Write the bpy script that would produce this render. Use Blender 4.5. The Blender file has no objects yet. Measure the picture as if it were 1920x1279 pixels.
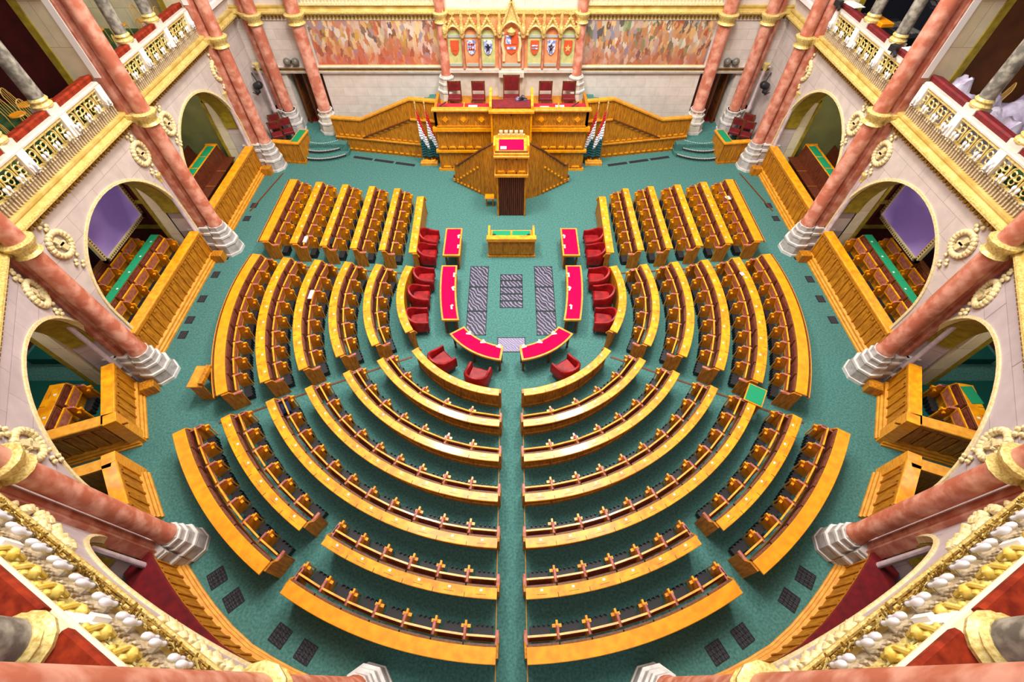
import bpy, bmesh, math, random
from mathutils import Matrix, Vector
C = bpy.context.scene.collection
PI = math.pi
# ------------------------------------------------------------------ camera
PITCH = 53.0
cd = bpy.data.cameras.new('camera'); cam = bpy.data.objects.new('camera', cd); C.objects.link(cam)
cam.location = (0, 0, 13); cam.rotation_euler = (math.radians(90 - PITCH), 0, 0)
cd.sensor_width = 36; cd.lens = 36 * 853.3 / 1920; cd.clip_start = .05; cd.clip_end = 200
cd.shift_x = .0006
bpy.context.scene.camera = cam
# ------------------------------------------------------------------ world, lights, exposure
w = bpy.data.worlds.new('world'); bpy.context.scene.world = w; w.use_nodes = True
bg = w.node_tree.nodes['Background']; bg.inputs[0].default_value = (.93, .95, 1, 1); bg.inputs[1].default_value = .41
def area(name, loc, size, power, col=(1, 1, 1), rot=(0, 0, 0)):
    l = bpy.data.lights.new(name, 'AREA'); l.shape = 'RECTANGLE'; l.size, l.size_y = size; l.energy = power; l.color = col
    o = bpy.data.objects.new(name, l); o.location = loc; o.rotation_euler = rot; C.objects.link(o); return o
area('skylight_left', (-4.3, 14.2, 18), (1.5, 4.2), 1700, (1, .96, .9))
area('skylight_right', (4.3, 14.2, 18), (1.5, 4.2), 1700, (1, .96, .9))
area('ceiling_light_field', (0, 12.5, 19), (13, 11), 4400, (1, .95, .87))
area('upper_window_light', (0, -3, 16.5), (16, 4), 350, (1, .96, .9), (math.radians(48), 0, 0))
vs = bpy.context.scene.view_settings
vs.view_transform = 'Standard'; vs.look = 'None'; vs.gamma = 1; vs.use_curve_mapping = False; vs.exposure = 0.0
# ------------------------------------------------------------------ materials
MATS = {}
def lin(c):
    return tuple((x / 12.92 if x <= .04045 else ((x + .055) / 1.055) ** 2.4) for x in (v / 255 for v in c)) + (1,)
def mat(name, rgb, rough=.6, metal=0, rgb2=None, scale=4, stretch=(1, 1, 1), detail=3, lo=.35, hi=.65, bump=0, spec=.5, coat=0):
    m = bpy.data.materials.new(name); m.use_nodes = True; nt = m.node_tree; b = nt.nodes['Principled BSDF']
    b.inputs['Base Color'].default_value = lin(rgb); b.inputs['Roughness'].default_value = rough
    b.inputs['Metallic'].default_value = metal; b.inputs['Specular IOR Level'].default_value = spec
    if coat: b.inputs['Coat Weight'].default_value = coat; b.inputs['Coat Roughness'].default_value = .12
    if rgb2 is not None or bump:
        tc = nt.nodes.new('ShaderNodeNewGeometry'); mp = nt.nodes.new('ShaderNodeMapping'); mp.inputs['Scale'].default_value = stretch
        nt.links.new(tc.outputs['Position'], mp.inputs[0])
        no = nt.nodes.new('ShaderNodeTexNoise'); no.inputs['Scale'].default_value = scale; no.inputs['Detail'].default_value = detail
        nt.links.new(mp.outputs[0], no.inputs[0])
        if rgb2 is not None:
            cr = nt.nodes.new('ShaderNodeValToRGB'); e = cr.color_ramp.elements
            e[0].position = lo; e[0].color = lin(rgb); e[1].position = hi; e[1].color = lin(rgb2)
            nt.links.new(no.outputs[0], cr.inputs[0]); nt.links.new(cr.outputs[0], b.inputs['Base Color'])
        if bump:
            bp = nt.nodes.new('ShaderNodeBump'); bp.inputs['Strength'].default_value = bump; bp.inputs['Distance'].default_value = .02
            nt.links.new(no.outputs[0], bp.inputs['Height']); nt.links.new(bp.outputs[0], b.inputs['Normal'])
    MATS[name] = m; return m
def blockmat(name, axes, rgb, rgb2, mortar, bw=1.1, bh=.55, msize=.006, rough=.75):
    m = bpy.data.materials.new(name); m.use_nodes = True; nt = m.node_tree; b = nt.nodes['Principled BSDF']; b.inputs['Roughness'].default_value = rough
    g = nt.nodes.new('ShaderNodeNewGeometry'); sx = nt.nodes.new('ShaderNodeSeparateXYZ'); cx = nt.nodes.new('ShaderNodeCombineXYZ')
    nt.links.new(g.outputs['Position'], sx.inputs[0])
    if axes == 'xy':
        ad = nt.nodes.new('ShaderNodeMath'); ad.operation = 'SUBTRACT'; nt.links.new(sx.outputs[0], ad.inputs[0]); nt.links.new(sx.outputs[1], ad.inputs[1])
        nt.links.new(ad.outputs[0], cx.inputs[0])
    else: nt.links.new(sx.outputs['xyz'.index(axes)], cx.inputs[0])
    nt.links.new(sx.outputs[2], cx.inputs[1])
    br = nt.nodes.new('ShaderNodeTexBrick'); br.inputs['Scale'].default_value = 1; br.inputs['Brick Width'].default_value = bw; br.inputs['Row Height'].default_value = bh
    br.inputs['Mortar Size'].default_value = msize; br.inputs['Color1'].default_value = lin(rgb); br.inputs['Color2'].default_value = lin(rgb2); br.inputs['Mortar'].default_value = lin(mortar)
    nt.links.new(cx.outputs[0], br.inputs[0])
    no = nt.nodes.new('ShaderNodeTexNoise'); no.inputs['Scale'].default_value = 3; no.inputs['Detail'].default_value = 5
    nt.links.new(g.outputs['Position'], no.inputs[0])
    mx = nt.nodes.new('ShaderNodeMixRGB'); mx.blend_type = 'MULTIPLY'; mx.inputs[0].default_value = .35
    nt.links.new(br.outputs[0], mx.inputs[1]); nt.links.new(no.outputs[0], mx.inputs[2]); nt.links.new(mx.outputs[0], b.inputs['Base Color'])
    MATS[name] = m
mat('wood', (250, 170, 4), .42, rgb2=(222, 132, 2), scale=5, stretch=(1, 1, 6), coat=.45)
mat('wood_plain', (252, 160, 8), .4, rgb2=(238, 138, 4), scale=5, coat=.2)
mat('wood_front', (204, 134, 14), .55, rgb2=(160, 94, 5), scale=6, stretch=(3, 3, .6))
mat('wood_pale', (228, 158, 44), .5, rgb2=(206, 132, 24), scale=6)
mat('wood_dark', (120, 62, 12), .55, rgb2=(84, 40, 8), scale=6, stretch=(3, 3, .6))
mat('wood_red', (104, 44, 14), .5, rgb2=(70, 24, 8), scale=4, stretch=(5, 5, .5))
mat('leather', (150, 78, 62), .5, rgb2=(112, 48, 34), scale=9)
mat('leather_arm', (190, 118, 106), .5, rgb2=(160, 84, 68), scale=9)
mat('seat_pad', (120, 58, 62), .45, rgb2=(84, 38, 44), scale=7)
mat('seat_under', (206, 128, 98), .5, rgb2=(172, 92, 64), scale=9)
mat('black', (28, 28, 32), .5)
mat('iron', (40, 42, 52), .45, .3)
mat('green', (0, 140, 92), .8)
mat('table_red', (214, 0, 66), .9, spec=.1)
mat('stone_grey', (196, 188, 184), .55, rgb2=(166, 156, 154), scale=6, detail=6)
mat('table_dim', (176, 14, 44), .7)
mat('velvet', (158, 6, 12), .5, rgb2=(112, 0, 6), scale=5, spec=.4)
mat('velvet_dark', (124, 8, 18), .7, rgb2=(96, 4, 14), scale=5)
mat('cushion', (156, 50, 18), .8, rgb2=(112, 26, 6), scale=3, stretch=(2, 2, 1), spec=.2)
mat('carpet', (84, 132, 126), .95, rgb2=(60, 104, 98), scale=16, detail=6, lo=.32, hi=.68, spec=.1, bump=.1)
mat('carpet_shaded', (24, 84, 76), .95, spec=.1)  # hall carpet with the shade of the recesses put into its colour
mat('carpet_green', (66, 94, 52), .95, rgb2=(40, 66, 40), scale=2, spec=.1)
mat('carpet_red', (130, 10, 26), .95, spec=.1)
mat('stone', (214, 204, 190), .75, rgb2=(196, 184, 170), scale=3, detail=6)
mat('stone_white', (230, 226, 220), .6, rgb2=(205, 198, 192), scale=5, detail=6)
mat('stone_mauve', (196, 176, 180), .6, rgb2=(176, 152, 156), scale=4, detail=6)
mat('olive', (150, 150, 92), .9, rgb2=(122, 126, 78), scale=.8, detail=3)
mat('marble_pink', (218, 156, 134), .45, rgb2=(184, 104, 80), scale=3.2, detail=9, lo=.36, hi=.58, coat=.1)
mat('marble_grey', (170, 164, 150), .4, rgb2=(106, 102, 94), scale=6, detail=8, lo=.35, hi=.6)
mat('gold', (236, 218, 144), .42, .2, rgb2=(192, 156, 70), scale=22, detail=3, lo=.35, hi=.7, bump=.2)
mat('gold_plain', (224, 200, 124), .42, .15, rgb2=(200, 168, 84), scale=3, detail=2)
mat('gold_yellow', (236, 214, 120), .5, .1, rgb2=(226, 190, 70), scale=10, detail=2)
mat('lattice', (206, 190, 164), .6, rgb2=(176, 152, 116), scale=20)
mat('globe_grey', (110, 106, 96), .35)
mat('navy', (20, 28, 66), .8)
mat('cream', (236, 224, 190), .5)
mat('gold_pale', (240, 228, 184), .5, .05, rgb2=(222, 200, 134), scale=16, detail=3, bump=.15)
mat('gold_dark', (170, 130, 40), .5, .3, rgb2=(96, 66, 20), scale=20, detail=3)
mat('olive_gold', (170, 150, 40), .6, .1, rgb2=(140, 120, 30), scale=5)
mat('white', (244, 240, 236), .5)
mat('glass_bulb', (238, 238, 246), .12, spec=.8)
mat('screen', (150, 124, 172), .35, rgb2=(96, 72, 122), scale=.55, detail=1, lo=.3, hi=.6)
mat('red_wall', (92, 14, 14), .8, rgb2=(70, 8, 10), scale=2)
mat('red_wall_dark', (92, 24, 18), .8, rgb2=(70, 14, 10), scale=2)
mat('brown_wall', (116, 66, 18), .7, rgb2=(92, 48, 12), scale=2)
mat('flag_red', (206, 40, 30), .8); mat('flag_white', (240, 236, 246), .8); mat('flag_green', (24, 82, 84), .8)
mat('chair_yellow', (226, 150, 30), .45, rgb2=(206, 126, 16), scale=7)
mat('cane', (190, 150, 70), .5)
mat('plastic', (206, 200, 216), .2, rgb2=(150, 130, 160), scale=2.5, detail=4, bump=1.0)
mat('paper', (236, 232, 240), .8)
mat('device', (34, 32, 44), .4, rgb2=(150, 138, 180), scale=6, detail=5, lo=.5, hi=.68)
mat('shield_red', (206, 84, 44), .6); mat('shield_blue', (110, 140, 200), .6, rgb2=(226, 228, 240), scale=9, lo=.45, hi=.55)
mat('panel_orange', (216, 130, 78), .7, rgb2=(226, 160, 110), scale=4); mat('panel_green', (172, 184, 120), .7, rgb2=(206, 200, 130), scale=6); mat('panel_grey', (170, 178, 170), .6)
mat('metal', (176, 170, 162), .3, .7)
nt_ = MATS['screen'].node_tree; b_ = nt_.nodes['Principled BSDF']; b_.inputs['Emission Strength'].default_value = .8; nt_.links.new(b_.inputs['Base Color'].links[0].from_socket, b_.inputs['Emission Color'])  # glow added to the lilac display, which is too dark in its recess
blockmat('wall_side', 'y', (222, 208, 200), (210, 194, 188), (168, 150, 144), 1.3, .62)
blockmat('wall_curve', 'xy', (206, 190, 192), (194, 178, 180), (150, 134, 136), 1.5, .62)
blockmat('wall_back_stone', 'x', (240, 230, 220), (230, 218, 208), (200, 184, 172), 1.2, .42)
blockmat('pier', 'y', (240, 226, 190), (230, 212, 168), (170, 148, 96), .8, 1.5)
blockmat('pier_x', 'x', (244, 232, 200), (234, 218, 178), (180, 156, 104), .8, 1.1)
def painting_mat(name, cols, ground, seed, z0, z1):
    m = bpy.data.materials.new(name); m.use_nodes = True; nt = m.node_tree; b = nt.nodes['Principled BSDF']; b.inputs['Roughness'].default_value = .7
    g = nt.nodes.new('ShaderNodeNewGeometry'); mp = nt.nodes.new('ShaderNodeMapping'); mp.inputs['Scale'].default_value = (4.2, 1, 2.0); mp.inputs['Location'].default_value = (seed, 0, 0)
    nz = nt.nodes.new('ShaderNodeTexNoise'); nz.inputs['Scale'].default_value = 1.8; nz.inputs['Detail'].default_value = 5
    nt.links.new(g.outputs['Position'], mp.inputs[0]); nt.links.new(mp.outputs[0], nz.inputs[0])
    ad = nt.nodes.new('ShaderNodeVectorMath'); ad.operation = 'ADD'; sc = nt.nodes.new('ShaderNodeVectorMath'); sc.operation = 'SCALE'; sc.inputs['Scale'].default_value = 1.3
    nt.links.new(nz.outputs['Color'], sc.inputs[0]); nt.links.new(sc.outputs[0], ad.inputs[0]); nt.links.new(mp.outputs[0], ad.inputs[1])
    vo = nt.nodes.new('ShaderNodeTexVoronoi'); vo.inputs['Scale'].default_value = 1.5; nt.links.new(ad.outputs[0], vo.inputs[0])
    sp = nt.nodes.new('ShaderNodeSeparateColor'); nt.links.new(vo.outputs['Color'], sp.inputs[0])
    cr = nt.nodes.new('ShaderNodeValToRGB'); cr.color_ramp.interpolation = 'LINEAR'
    el = cr.color_ramp.elements
    for i, c in enumerate(cols):
        p = i / (len(cols) - 1)
        e = el[i] if i < 2 else el.new(p)
        e.position = p; e.color = lin(c)
    nt.links.new(sp.outputs[0], cr.inputs[0])
    sz = nt.nodes.new('ShaderNodeSeparateXYZ'); nt.links.new(g.outputs['Position'], sz.inputs[0])
    mr = nt.nodes.new('ShaderNodeMapRange'); mr.inputs['From Min'].default_value = z0; mr.inputs['From Max'].default_value = z0 + .55 * (z1 - z0); mr.inputs['To Min'].default_value = 1; mr.inputs['To Max'].default_value = 0
    nt.links.new(sz.outputs[2], mr.inputs[0])
    n2 = nt.nodes.new('ShaderNodeTexNoise'); n2.inputs['Scale'].default_value = 2.4; nt.links.new(g.outputs['Position'], n2.inputs[0])
    mu = nt.nodes.new('ShaderNodeMath'); mu.operation = 'MULTIPLY'; nt.links.new(mr.outputs[0], mu.inputs[0]); nt.links.new(n2.outputs[0], mu.inputs[1])
    m3 = nt.nodes.new('ShaderNodeMath'); m3.operation = 'MULTIPLY'; m3.inputs[1].default_value = 1.5; m3.use_clamp = True; nt.links.new(mu.outputs[0], m3.inputs[0])
    mx = nt.nodes.new('ShaderNodeMixRGB'); nt.links.new(m3.outputs[0], mx.inputs[0]); nt.links.new(cr.outputs[0], mx.inputs[1]); mx.inputs[2].default_value = lin(ground)
    nt.links.new(mx.outputs[0], b.inputs['Base Color']); MATS[name] = m
painting_mat('mural_a', [(110, 76, 66), (196, 124, 84), (150, 134, 146), (220, 192, 136), (180, 92, 60), (212, 200, 186), (200, 152, 70), (112, 88, 88)], (196, 88, 60), 3, 3.5, 5.6)
painting_mat('mural_b', [(96, 66, 56), (204, 146, 96), (130, 130, 150), (220, 180, 120), (160, 84, 56), (214, 204, 190), (130, 140, 90), (84, 70, 84)], (176, 92, 62), 47, 3.5, 5.6)
def grille_mat(name, dark, light, sx, sy):
    m = bpy.data.materials.new(name); m.use_nodes = True; nt = m.node_tree; b = nt.nodes['Principled BSDF']; b.inputs['Roughness'].default_value = .6
    g = nt.nodes.new('ShaderNodeNewGeometry'); mp = nt.nodes.new('ShaderNodeMapping'); mp.inputs['Scale'].default_value = (sx, sy, 1)
    wv = nt.nodes.new('ShaderNodeTexWave'); wv.inputs['Scale'].default_value = 1; wv.inputs['Distortion'].default_value = 5; wv.inputs['Detail'].default_value = 1; wv.bands_direction = 'DIAGONAL'
    nt.links.new(g.outputs['Position'], mp.inputs[0]); nt.links.new(mp.outputs[0], wv.inputs[0])
    cr = nt.nodes.new('ShaderNodeValToRGB'); e = cr.color_ramp.elements; e[0].position = .55; e[0].color = lin(dark); e[1].position = .9; e[1].color = lin(light)
    nt.links.new(wv.outputs[0], cr.inputs[0]); nt.links.new(cr.outputs[0], b.inputs['Base Color']); MATS[name] = m
grille_mat('grille', (44, 40, 58), (132, 128, 150), 4, 3)
grille_mat('grille_pale', (112, 110, 140), (168, 150, 176), 6, 6)
grille_mat('grille_floor', (22, 26, 34), (60, 64, 74), 8, 8)
# ------------------------------------------------------------------ mesh helpers
OFF = {}
class MB:
    def __init__(s): s.v = []; s.f = []; s.m = []
    def add(s, vs, fs, mi=0, M=None):
        n = len(s.v)
        s.v += [tuple(M @ Vector(p)) for p in vs] if M is not None else [tuple(p) for p in vs]
        s.f += [tuple(i + n for i in f) for f in fs]; s.m += [mi] * len(fs)
    def box(s, x0, x1, y0, y1, z0, z1, mi=0, M=None):
        v = [(x, y, z) for z in (z0, z1) for y in (y0, y1) for x in (x0, x1)]
        s.add(v, [(0, 2, 3, 1), (4, 5, 7, 6), (0, 1, 5, 4), (2, 6, 7, 3), (0, 4, 6, 2), (1, 3, 7, 5)], mi, M)
    def bbox(s, x0, x1, y0, y1, z0, z1, b=.02, mi=0, M=None):       # box with chamfered top edges
        v = [(x0, y0, z0), (x1, y0, z0), (x1, y1, z0), (x0, y1, z0), (x0, y0, z1 - b), (x1, y0, z1 - b), (x1, y1, z1 - b), (x0, y1, z1 - b),
             (x0 + b, y0 + b, z1), (x1 - b, y0 + b, z1), (x1 - b, y1 - b, z1), (x0 + b, y1 - b, z1)]
        f = [(3, 2, 1, 0)] + [(i, (i + 1) % 4, (i + 1) % 4 + 4, i + 4) for i in range(4)] + [(i + 4, (i + 1) % 4 + 4, (i + 1) % 4 + 8, i + 8) for i in range(4)] + [(8, 9, 10, 11)]
        s.add(v, f, mi, M)
    def sweep(s, path, prof, mi=0, closed=False):                   # path [(x,y,nx,ny)], prof [(d,z)]
        n = len(prof); vs = [(x + nx * d, y + ny * d, z) for x, y, nx, ny in path for d, z in prof]; fs = []
        k = len(path)
        for i in range(k if closed else k - 1):
            a = i * n; b = ((i + 1) % k) * n
            for j in range(n): fs.append((a + j, a + (j + 1) % n, b + (j + 1) % n, b + j))
        if not closed: fs += [tuple(range(n))[::-1], tuple(range((k - 1) * n, k * n))]
        s.add(vs, fs, mi)
    def lathe(s, prof, seg=16, M=None, mi=0):
        vs = []; fs = []; n = len(prof)
        for i in range(seg):
            a = 2 * PI * i / seg
            vs += [(r * math.cos(a), r * math.sin(a), z) for r, z in prof]
        for i in range(seg):
            a = i * n; b = ((i + 1) % seg) * n
            for j in range(n - 1): fs.append((a + j, b + j, b + j + 1, a + j + 1))
        fs += [tuple(i * n for i in range(seg))[::-1], tuple(i * n + n - 1 for i in range(seg))]
        s.add(vs, fs, mi, M)
    def tube(s, pts, r, seg=6, mi=0):
        pts = [Vector(p) for p in pts]; vs = []; fs = []
        for i, p in enumerate(pts):
            t = (pts[min(i + 1, len(pts) - 1)] - pts[max(i - 1, 0)]).normalized()
            u = t.cross(Vector((0, 0, 1)) if abs(t.z) < .9 else Vector((1, 0, 0))).normalized(); q = t.cross(u)
            vs += [tuple(p + r * (u * math.cos(2 * PI * j / seg) + q * math.sin(2 * PI * j / seg))) for j in range(seg)]
        for i in range(len(pts) - 1):
            for j in range(seg): fs.append((i * seg + j, i * seg + (j + 1) % seg, (i + 1) * seg + (j + 1) % seg, (i + 1) * seg + j))
        fs += [tuple(range(seg))[::-1], tuple(range((len(pts) - 1) * seg, len(pts) * seg))]
        s.add(vs, fs, mi)
    def prism(s, poly, h, M=None, mi=0):                            # poly in local xy, extruded 0..h in local z
        n = len(poly); h0, h1 = h if isinstance(h, tuple) else (0, h)
        vs = [(x, y, h0) for x, y in poly] + [(x, y, h1) for x, y in poly]
        s.add(vs, [tuple(range(n))[::-1], tuple(range(n, 2 * n))] + [(i, (i + 1) % n, n + (i + 1) % n, n + i) for i in range(n)], mi, M)
    def ball(s, c, r, seg=8, mi=0, sc=(1, 1, 1)):
        prof = [(max(.001, r * math.sin(PI * i / 6)), -r * math.cos(PI * i / 6)) for i in range(7)]
        s.lathe(prof, seg, Matrix.Translation(c) @ Matrix.Diagonal((*sc, 1)), mi)
    def build(s, name, mats, parent=None, S=1, smooth=False):
        off = OFF.get(parent.name, (0, 0, 0)) if parent is not None else (0, 0, 0)
        vs = [(x * S - off[0], y - off[1], z - off[2]) for x, y, z in s.v]
        me = bpy.data.meshes.new(name); me.from_pydata(vs, [], s.f); me.validate()
        ms = mats if isinstance(mats, (list, tuple)) else [mats]
        for m in ms: me.materials.append(MATS[m])
        if len(me.polygons) == len(s.m): me.polygons.foreach_set('material_index', s.m)
        bm = bmesh.new(); bm.from_mesh(me); bmesh.ops.recalc_face_normals(bm, faces=bm.faces); bm.to_mesh(me); bm.free()
        if smooth:
            me.polygons.foreach_set('use_smooth', [True] * len(me.polygons))
            me.set_sharp_from_angle(angle=math.radians(40))
        o = bpy.data.objects.new(name, me); C.objects.link(o)
        if parent is not None: o.parent = parent; OFF[o.name] = off
        return o
def tag(o, label, cat, group=None, kind=None):
    if kind: o['kind'] = kind
    if label: o['label'] = label
    if cat: o['category'] = cat
    if group: o['group'] = group
    return o
def thing(name, label, cat, loc=(0, 0, 0), group=None):
    o = bpy.data.objects.new(name, None); o.empty_display_size = .2; C.objects.link(o); o.location = loc; OFF[o.name] = tuple(float(a) for a in loc)
    return tag(o, label, cat, group)
def struct(name, mb, mats, smooth=False, S=1):
    o = mb.build(name, mats, None, S, smooth); o['kind'] = 'structure'; return o
def clone(root, loc, rz, label=None, group=None, cat=None, scale=None):
    r = root.copy(); C.objects.link(r); r.location = loc; r.rotation_euler = (0, 0, rz)
    if scale: r.scale = scale
    if label: r['label'] = label
    if group: r['group'] = group
    for ch in list(root.children):
        c = ch.copy(); C.objects.link(c); c.parent = r
        for g in ch.children:
            d = g.copy(); C.objects.link(d); d.parent = c
    return r
def place(root, loc, rz, label=None, group=None, used=set()):
    if root.name not in used:
        used.add(root.name); root.location = loc; root.rotation_euler = (0, 0, rz)
        if label: root['label'] = label
        if group: root['group'] = group
        return root
    return clone(root, loc, rz, label, group)
def T(x, y, z=0, rz=0): return Matrix.Translation((x, y, z)) @ Matrix.Rotation(rz, 4, 'Z')
ORD = 'zeroth first second third fourth fifth sixth seventh eighth ninth tenth eleventh twelfth thirteenth fourteenth fifteenth sixteenth seventeenth eighteenth nineteenth twentieth'.split()
SIDES = ((1, 'left'), (-1, 'right'))       # everything is drawn for the left half (negative x); S = -1 mirrors it
def side_rz(S, rz): return rz if S == 1 else PI - rz
# paths: (x, y, nx, ny) with the normal towards the floor's middle
def line_path(p, q, n=2, ref=(0, 12)):
    L = math.hypot(q[0] - p[0], q[1] - p[1]); tx, ty = (q[0] - p[0]) / L, (q[1] - p[1]) / L; nx, ny = -ty, tx
    if (ref[0] - p[0]) * nx + (ref[1] - p[1]) * ny < 0: nx, ny = -nx, -ny
    return [(p[0] + (q[0] - p[0]) * i / (n - 1), p[1] + (q[1] - p[1]) * i / (n - 1), nx, ny) for i in range(n)]
def arc_path(yc, R, a0, a1, n):            # angle from -y towards -x, degrees
    o = []
    for i in range(n):
        a = math.radians(a0 + (a1 - a0) * i / (n - 1)); o.append((-R * math.sin(a), yc - R * math.cos(a), math.sin(a), math.cos(a)))
    return o
# ================================================================== SETTING
m = MB(); m.add([(-20, -6, 0), (20, -6, 0), (20, 28, 0), (-20, 28, 0)], [(0, 1, 2, 3)]); struct('floor', m, 'carpet')
YB = 23.7
TRIM = [0]
def trim(mb, mats, S=1, smooth=False):
    TRIM[0] += 1; o = mb.build('trim_%d' % TRIM[0], mats, None, S, smooth); o['kind'] = 'structure'; return o
# bays of the left side: start, end (world), arch centre along the bay, half width, springing height, rise
BAY = {'A': ((-12.4, 14.65), (-12.4, 20.9), 3.35, 2.48, 2.15, 2.5), 'B': ((-12.4, 8.4), (-12.4, 14.65), 3.4, 2.5, 2.15, 2.52),
       'C': ((-8.9, 2.45), (-12.4, 8.4), 3.95, 2.82, 2.15, 2.52), 'D': ((-3.3, -.45), (-8.9, 2.45), 3.3, 2.88, 1.95, 2.78)}
WOFF = {'D': .15}
def bay_pt(k, u):
    p, q = BAY[k][0], BAY[k][1]; L = math.hypot(q[0] - p[0], q[1] - p[1]); t = (q[0] - p[0]) / L, (q[1] - p[1]) / L
    return p[0] + t[0] * u, p[1] + t[1] * u, t[1], -t[0]           # normal points to the hall
def bay_path(k, u0=0, u1=None, n=2):
    p, q = BAY[k][0], BAY[k][1]; L = math.hypot(q[0] - p[0], q[1] - p[1]); u1 = L if u1 is None else u1
    return [bay_pt(k, u0 + (u1 - u0) * i / (n - 1)) for i in range(n)]
def bay_len(k):
    p, q = BAY[k][0], BAY[k][1]; return math.hypot(q[0] - p[0], q[1] - p[1])
def bay_M(k, u, d, z):                      # local x along the bay, local y up, local z towards the hall
    x, y, nx, ny = bay_pt(k, u); p, q = BAY[k][0], BAY[k][1]; L = bay_len(k); tx, ty = (q[0] - p[0]) / L, (q[1] - p[1]) / L
    return Matrix(((tx, 0, nx, x + nx * d), (ty, 0, ny, y + ny * d), (0, 1, 0, z), (0, 0, 0, 1)))
ZT = 5.6
def wpt(k, u):
    x, y, nx, ny = bay_pt(k, u); d = WOFF.get(k, 0); return x + nx * d, y + ny * d, nx, ny
def wpath(k, a, b): return [wpt(k, a), wpt(k, b)]
def arch_wall(k):
    p, q, uc, rx, zs, rz = BAY[k]; L = bay_len(k); t = .75; m = MB()
    m.sweep(wpath(k, 0, uc - rx), [(0, 0), (0, ZT), (-t, ZT), (-t, 0)]); m.sweep(wpath(k, uc + rx, L), [(0, 0), (0, ZT), (-t, ZT), (-t, 0)])
    N = 28; vs = []; fs = []
    for i in range(N + 1):
        a = PI - PI * i / N; u = uc + rx * math.cos(a); z = zs + rz * math.sin(a); x, y, nx, ny = wpt(k, u)
        vs += [(x, y, z), (x, y, ZT), (x - nx * t, y - ny * t, ZT), (x - nx * t, y - ny * t, z)]
    for i in range(N):
        a, b = 4 * i, 4 * i + 4
        for j in range(4): fs.append((a + j, a + (j + 1) % 4, b + (j + 1) % 4, b + j))
    m.add(vs, fs)
    g = MB(); vs = []; fs = []
    for i in range(N + 1 + 2):
        j = min(max(i - 1, 0), N); a = PI - PI * j / N; cu, sz = math.cos(a), math.sin(a)
        for rr, d in ((-.02, -.1), (-.02, .04), (.06, .04), (.06, 0)):
            u = uc + (rx + rr) * cu; z = zs + (rz + rr) * sz if 0 < i < N + 2 else 1.3
            x, y, nx, ny = wpt(k, u); vs.append((x + nx * d, y + ny * d, z))
    for i in range(N + 2):
        a, b = 4 * i, 4 * i + 4
        for j in range(4): fs.append((a + j, a + (j + 1) % 4, b + (j + 1) % 4, b + j))
    g.add(vs, fs)
    q = MB(); vs = []; fs = []
    for i in range(N + 1):
        a = PI - PI * i / N
        for rr, d in ((-.015, -.12), (-.015, -.74), (-.05, -.74), (-.05, -.12)):
            x, y, nx, ny = wpt(k, uc + (rx + rr) * math.cos(a)); vs.append((x + nx * d, y + ny * d, zs + (rz + rr) * math.sin(a)))
    for i in range(N):
        for j in range(4): fs.append((4 * i + j, 4 * i + (j + 1) % 4, 4 * i + 4 + (j + 1) % 4, 4 * i + 4 + j))
    q.add(vs, fs)
    return m, g, q
CORN = [(-.05, 5.38), (.06, 5.38), (.08, 5.5), (.2, 5.53), (.22, 5.6), (.31, 5.63), (.31, 5.7), (.2, 5.74), (.2, 5.8), (.24, 5.82), (.24, 5.88), (-.05, 5.9)]
CORNB = [(d * .75, z + .1) for d, z in CORN]
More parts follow.
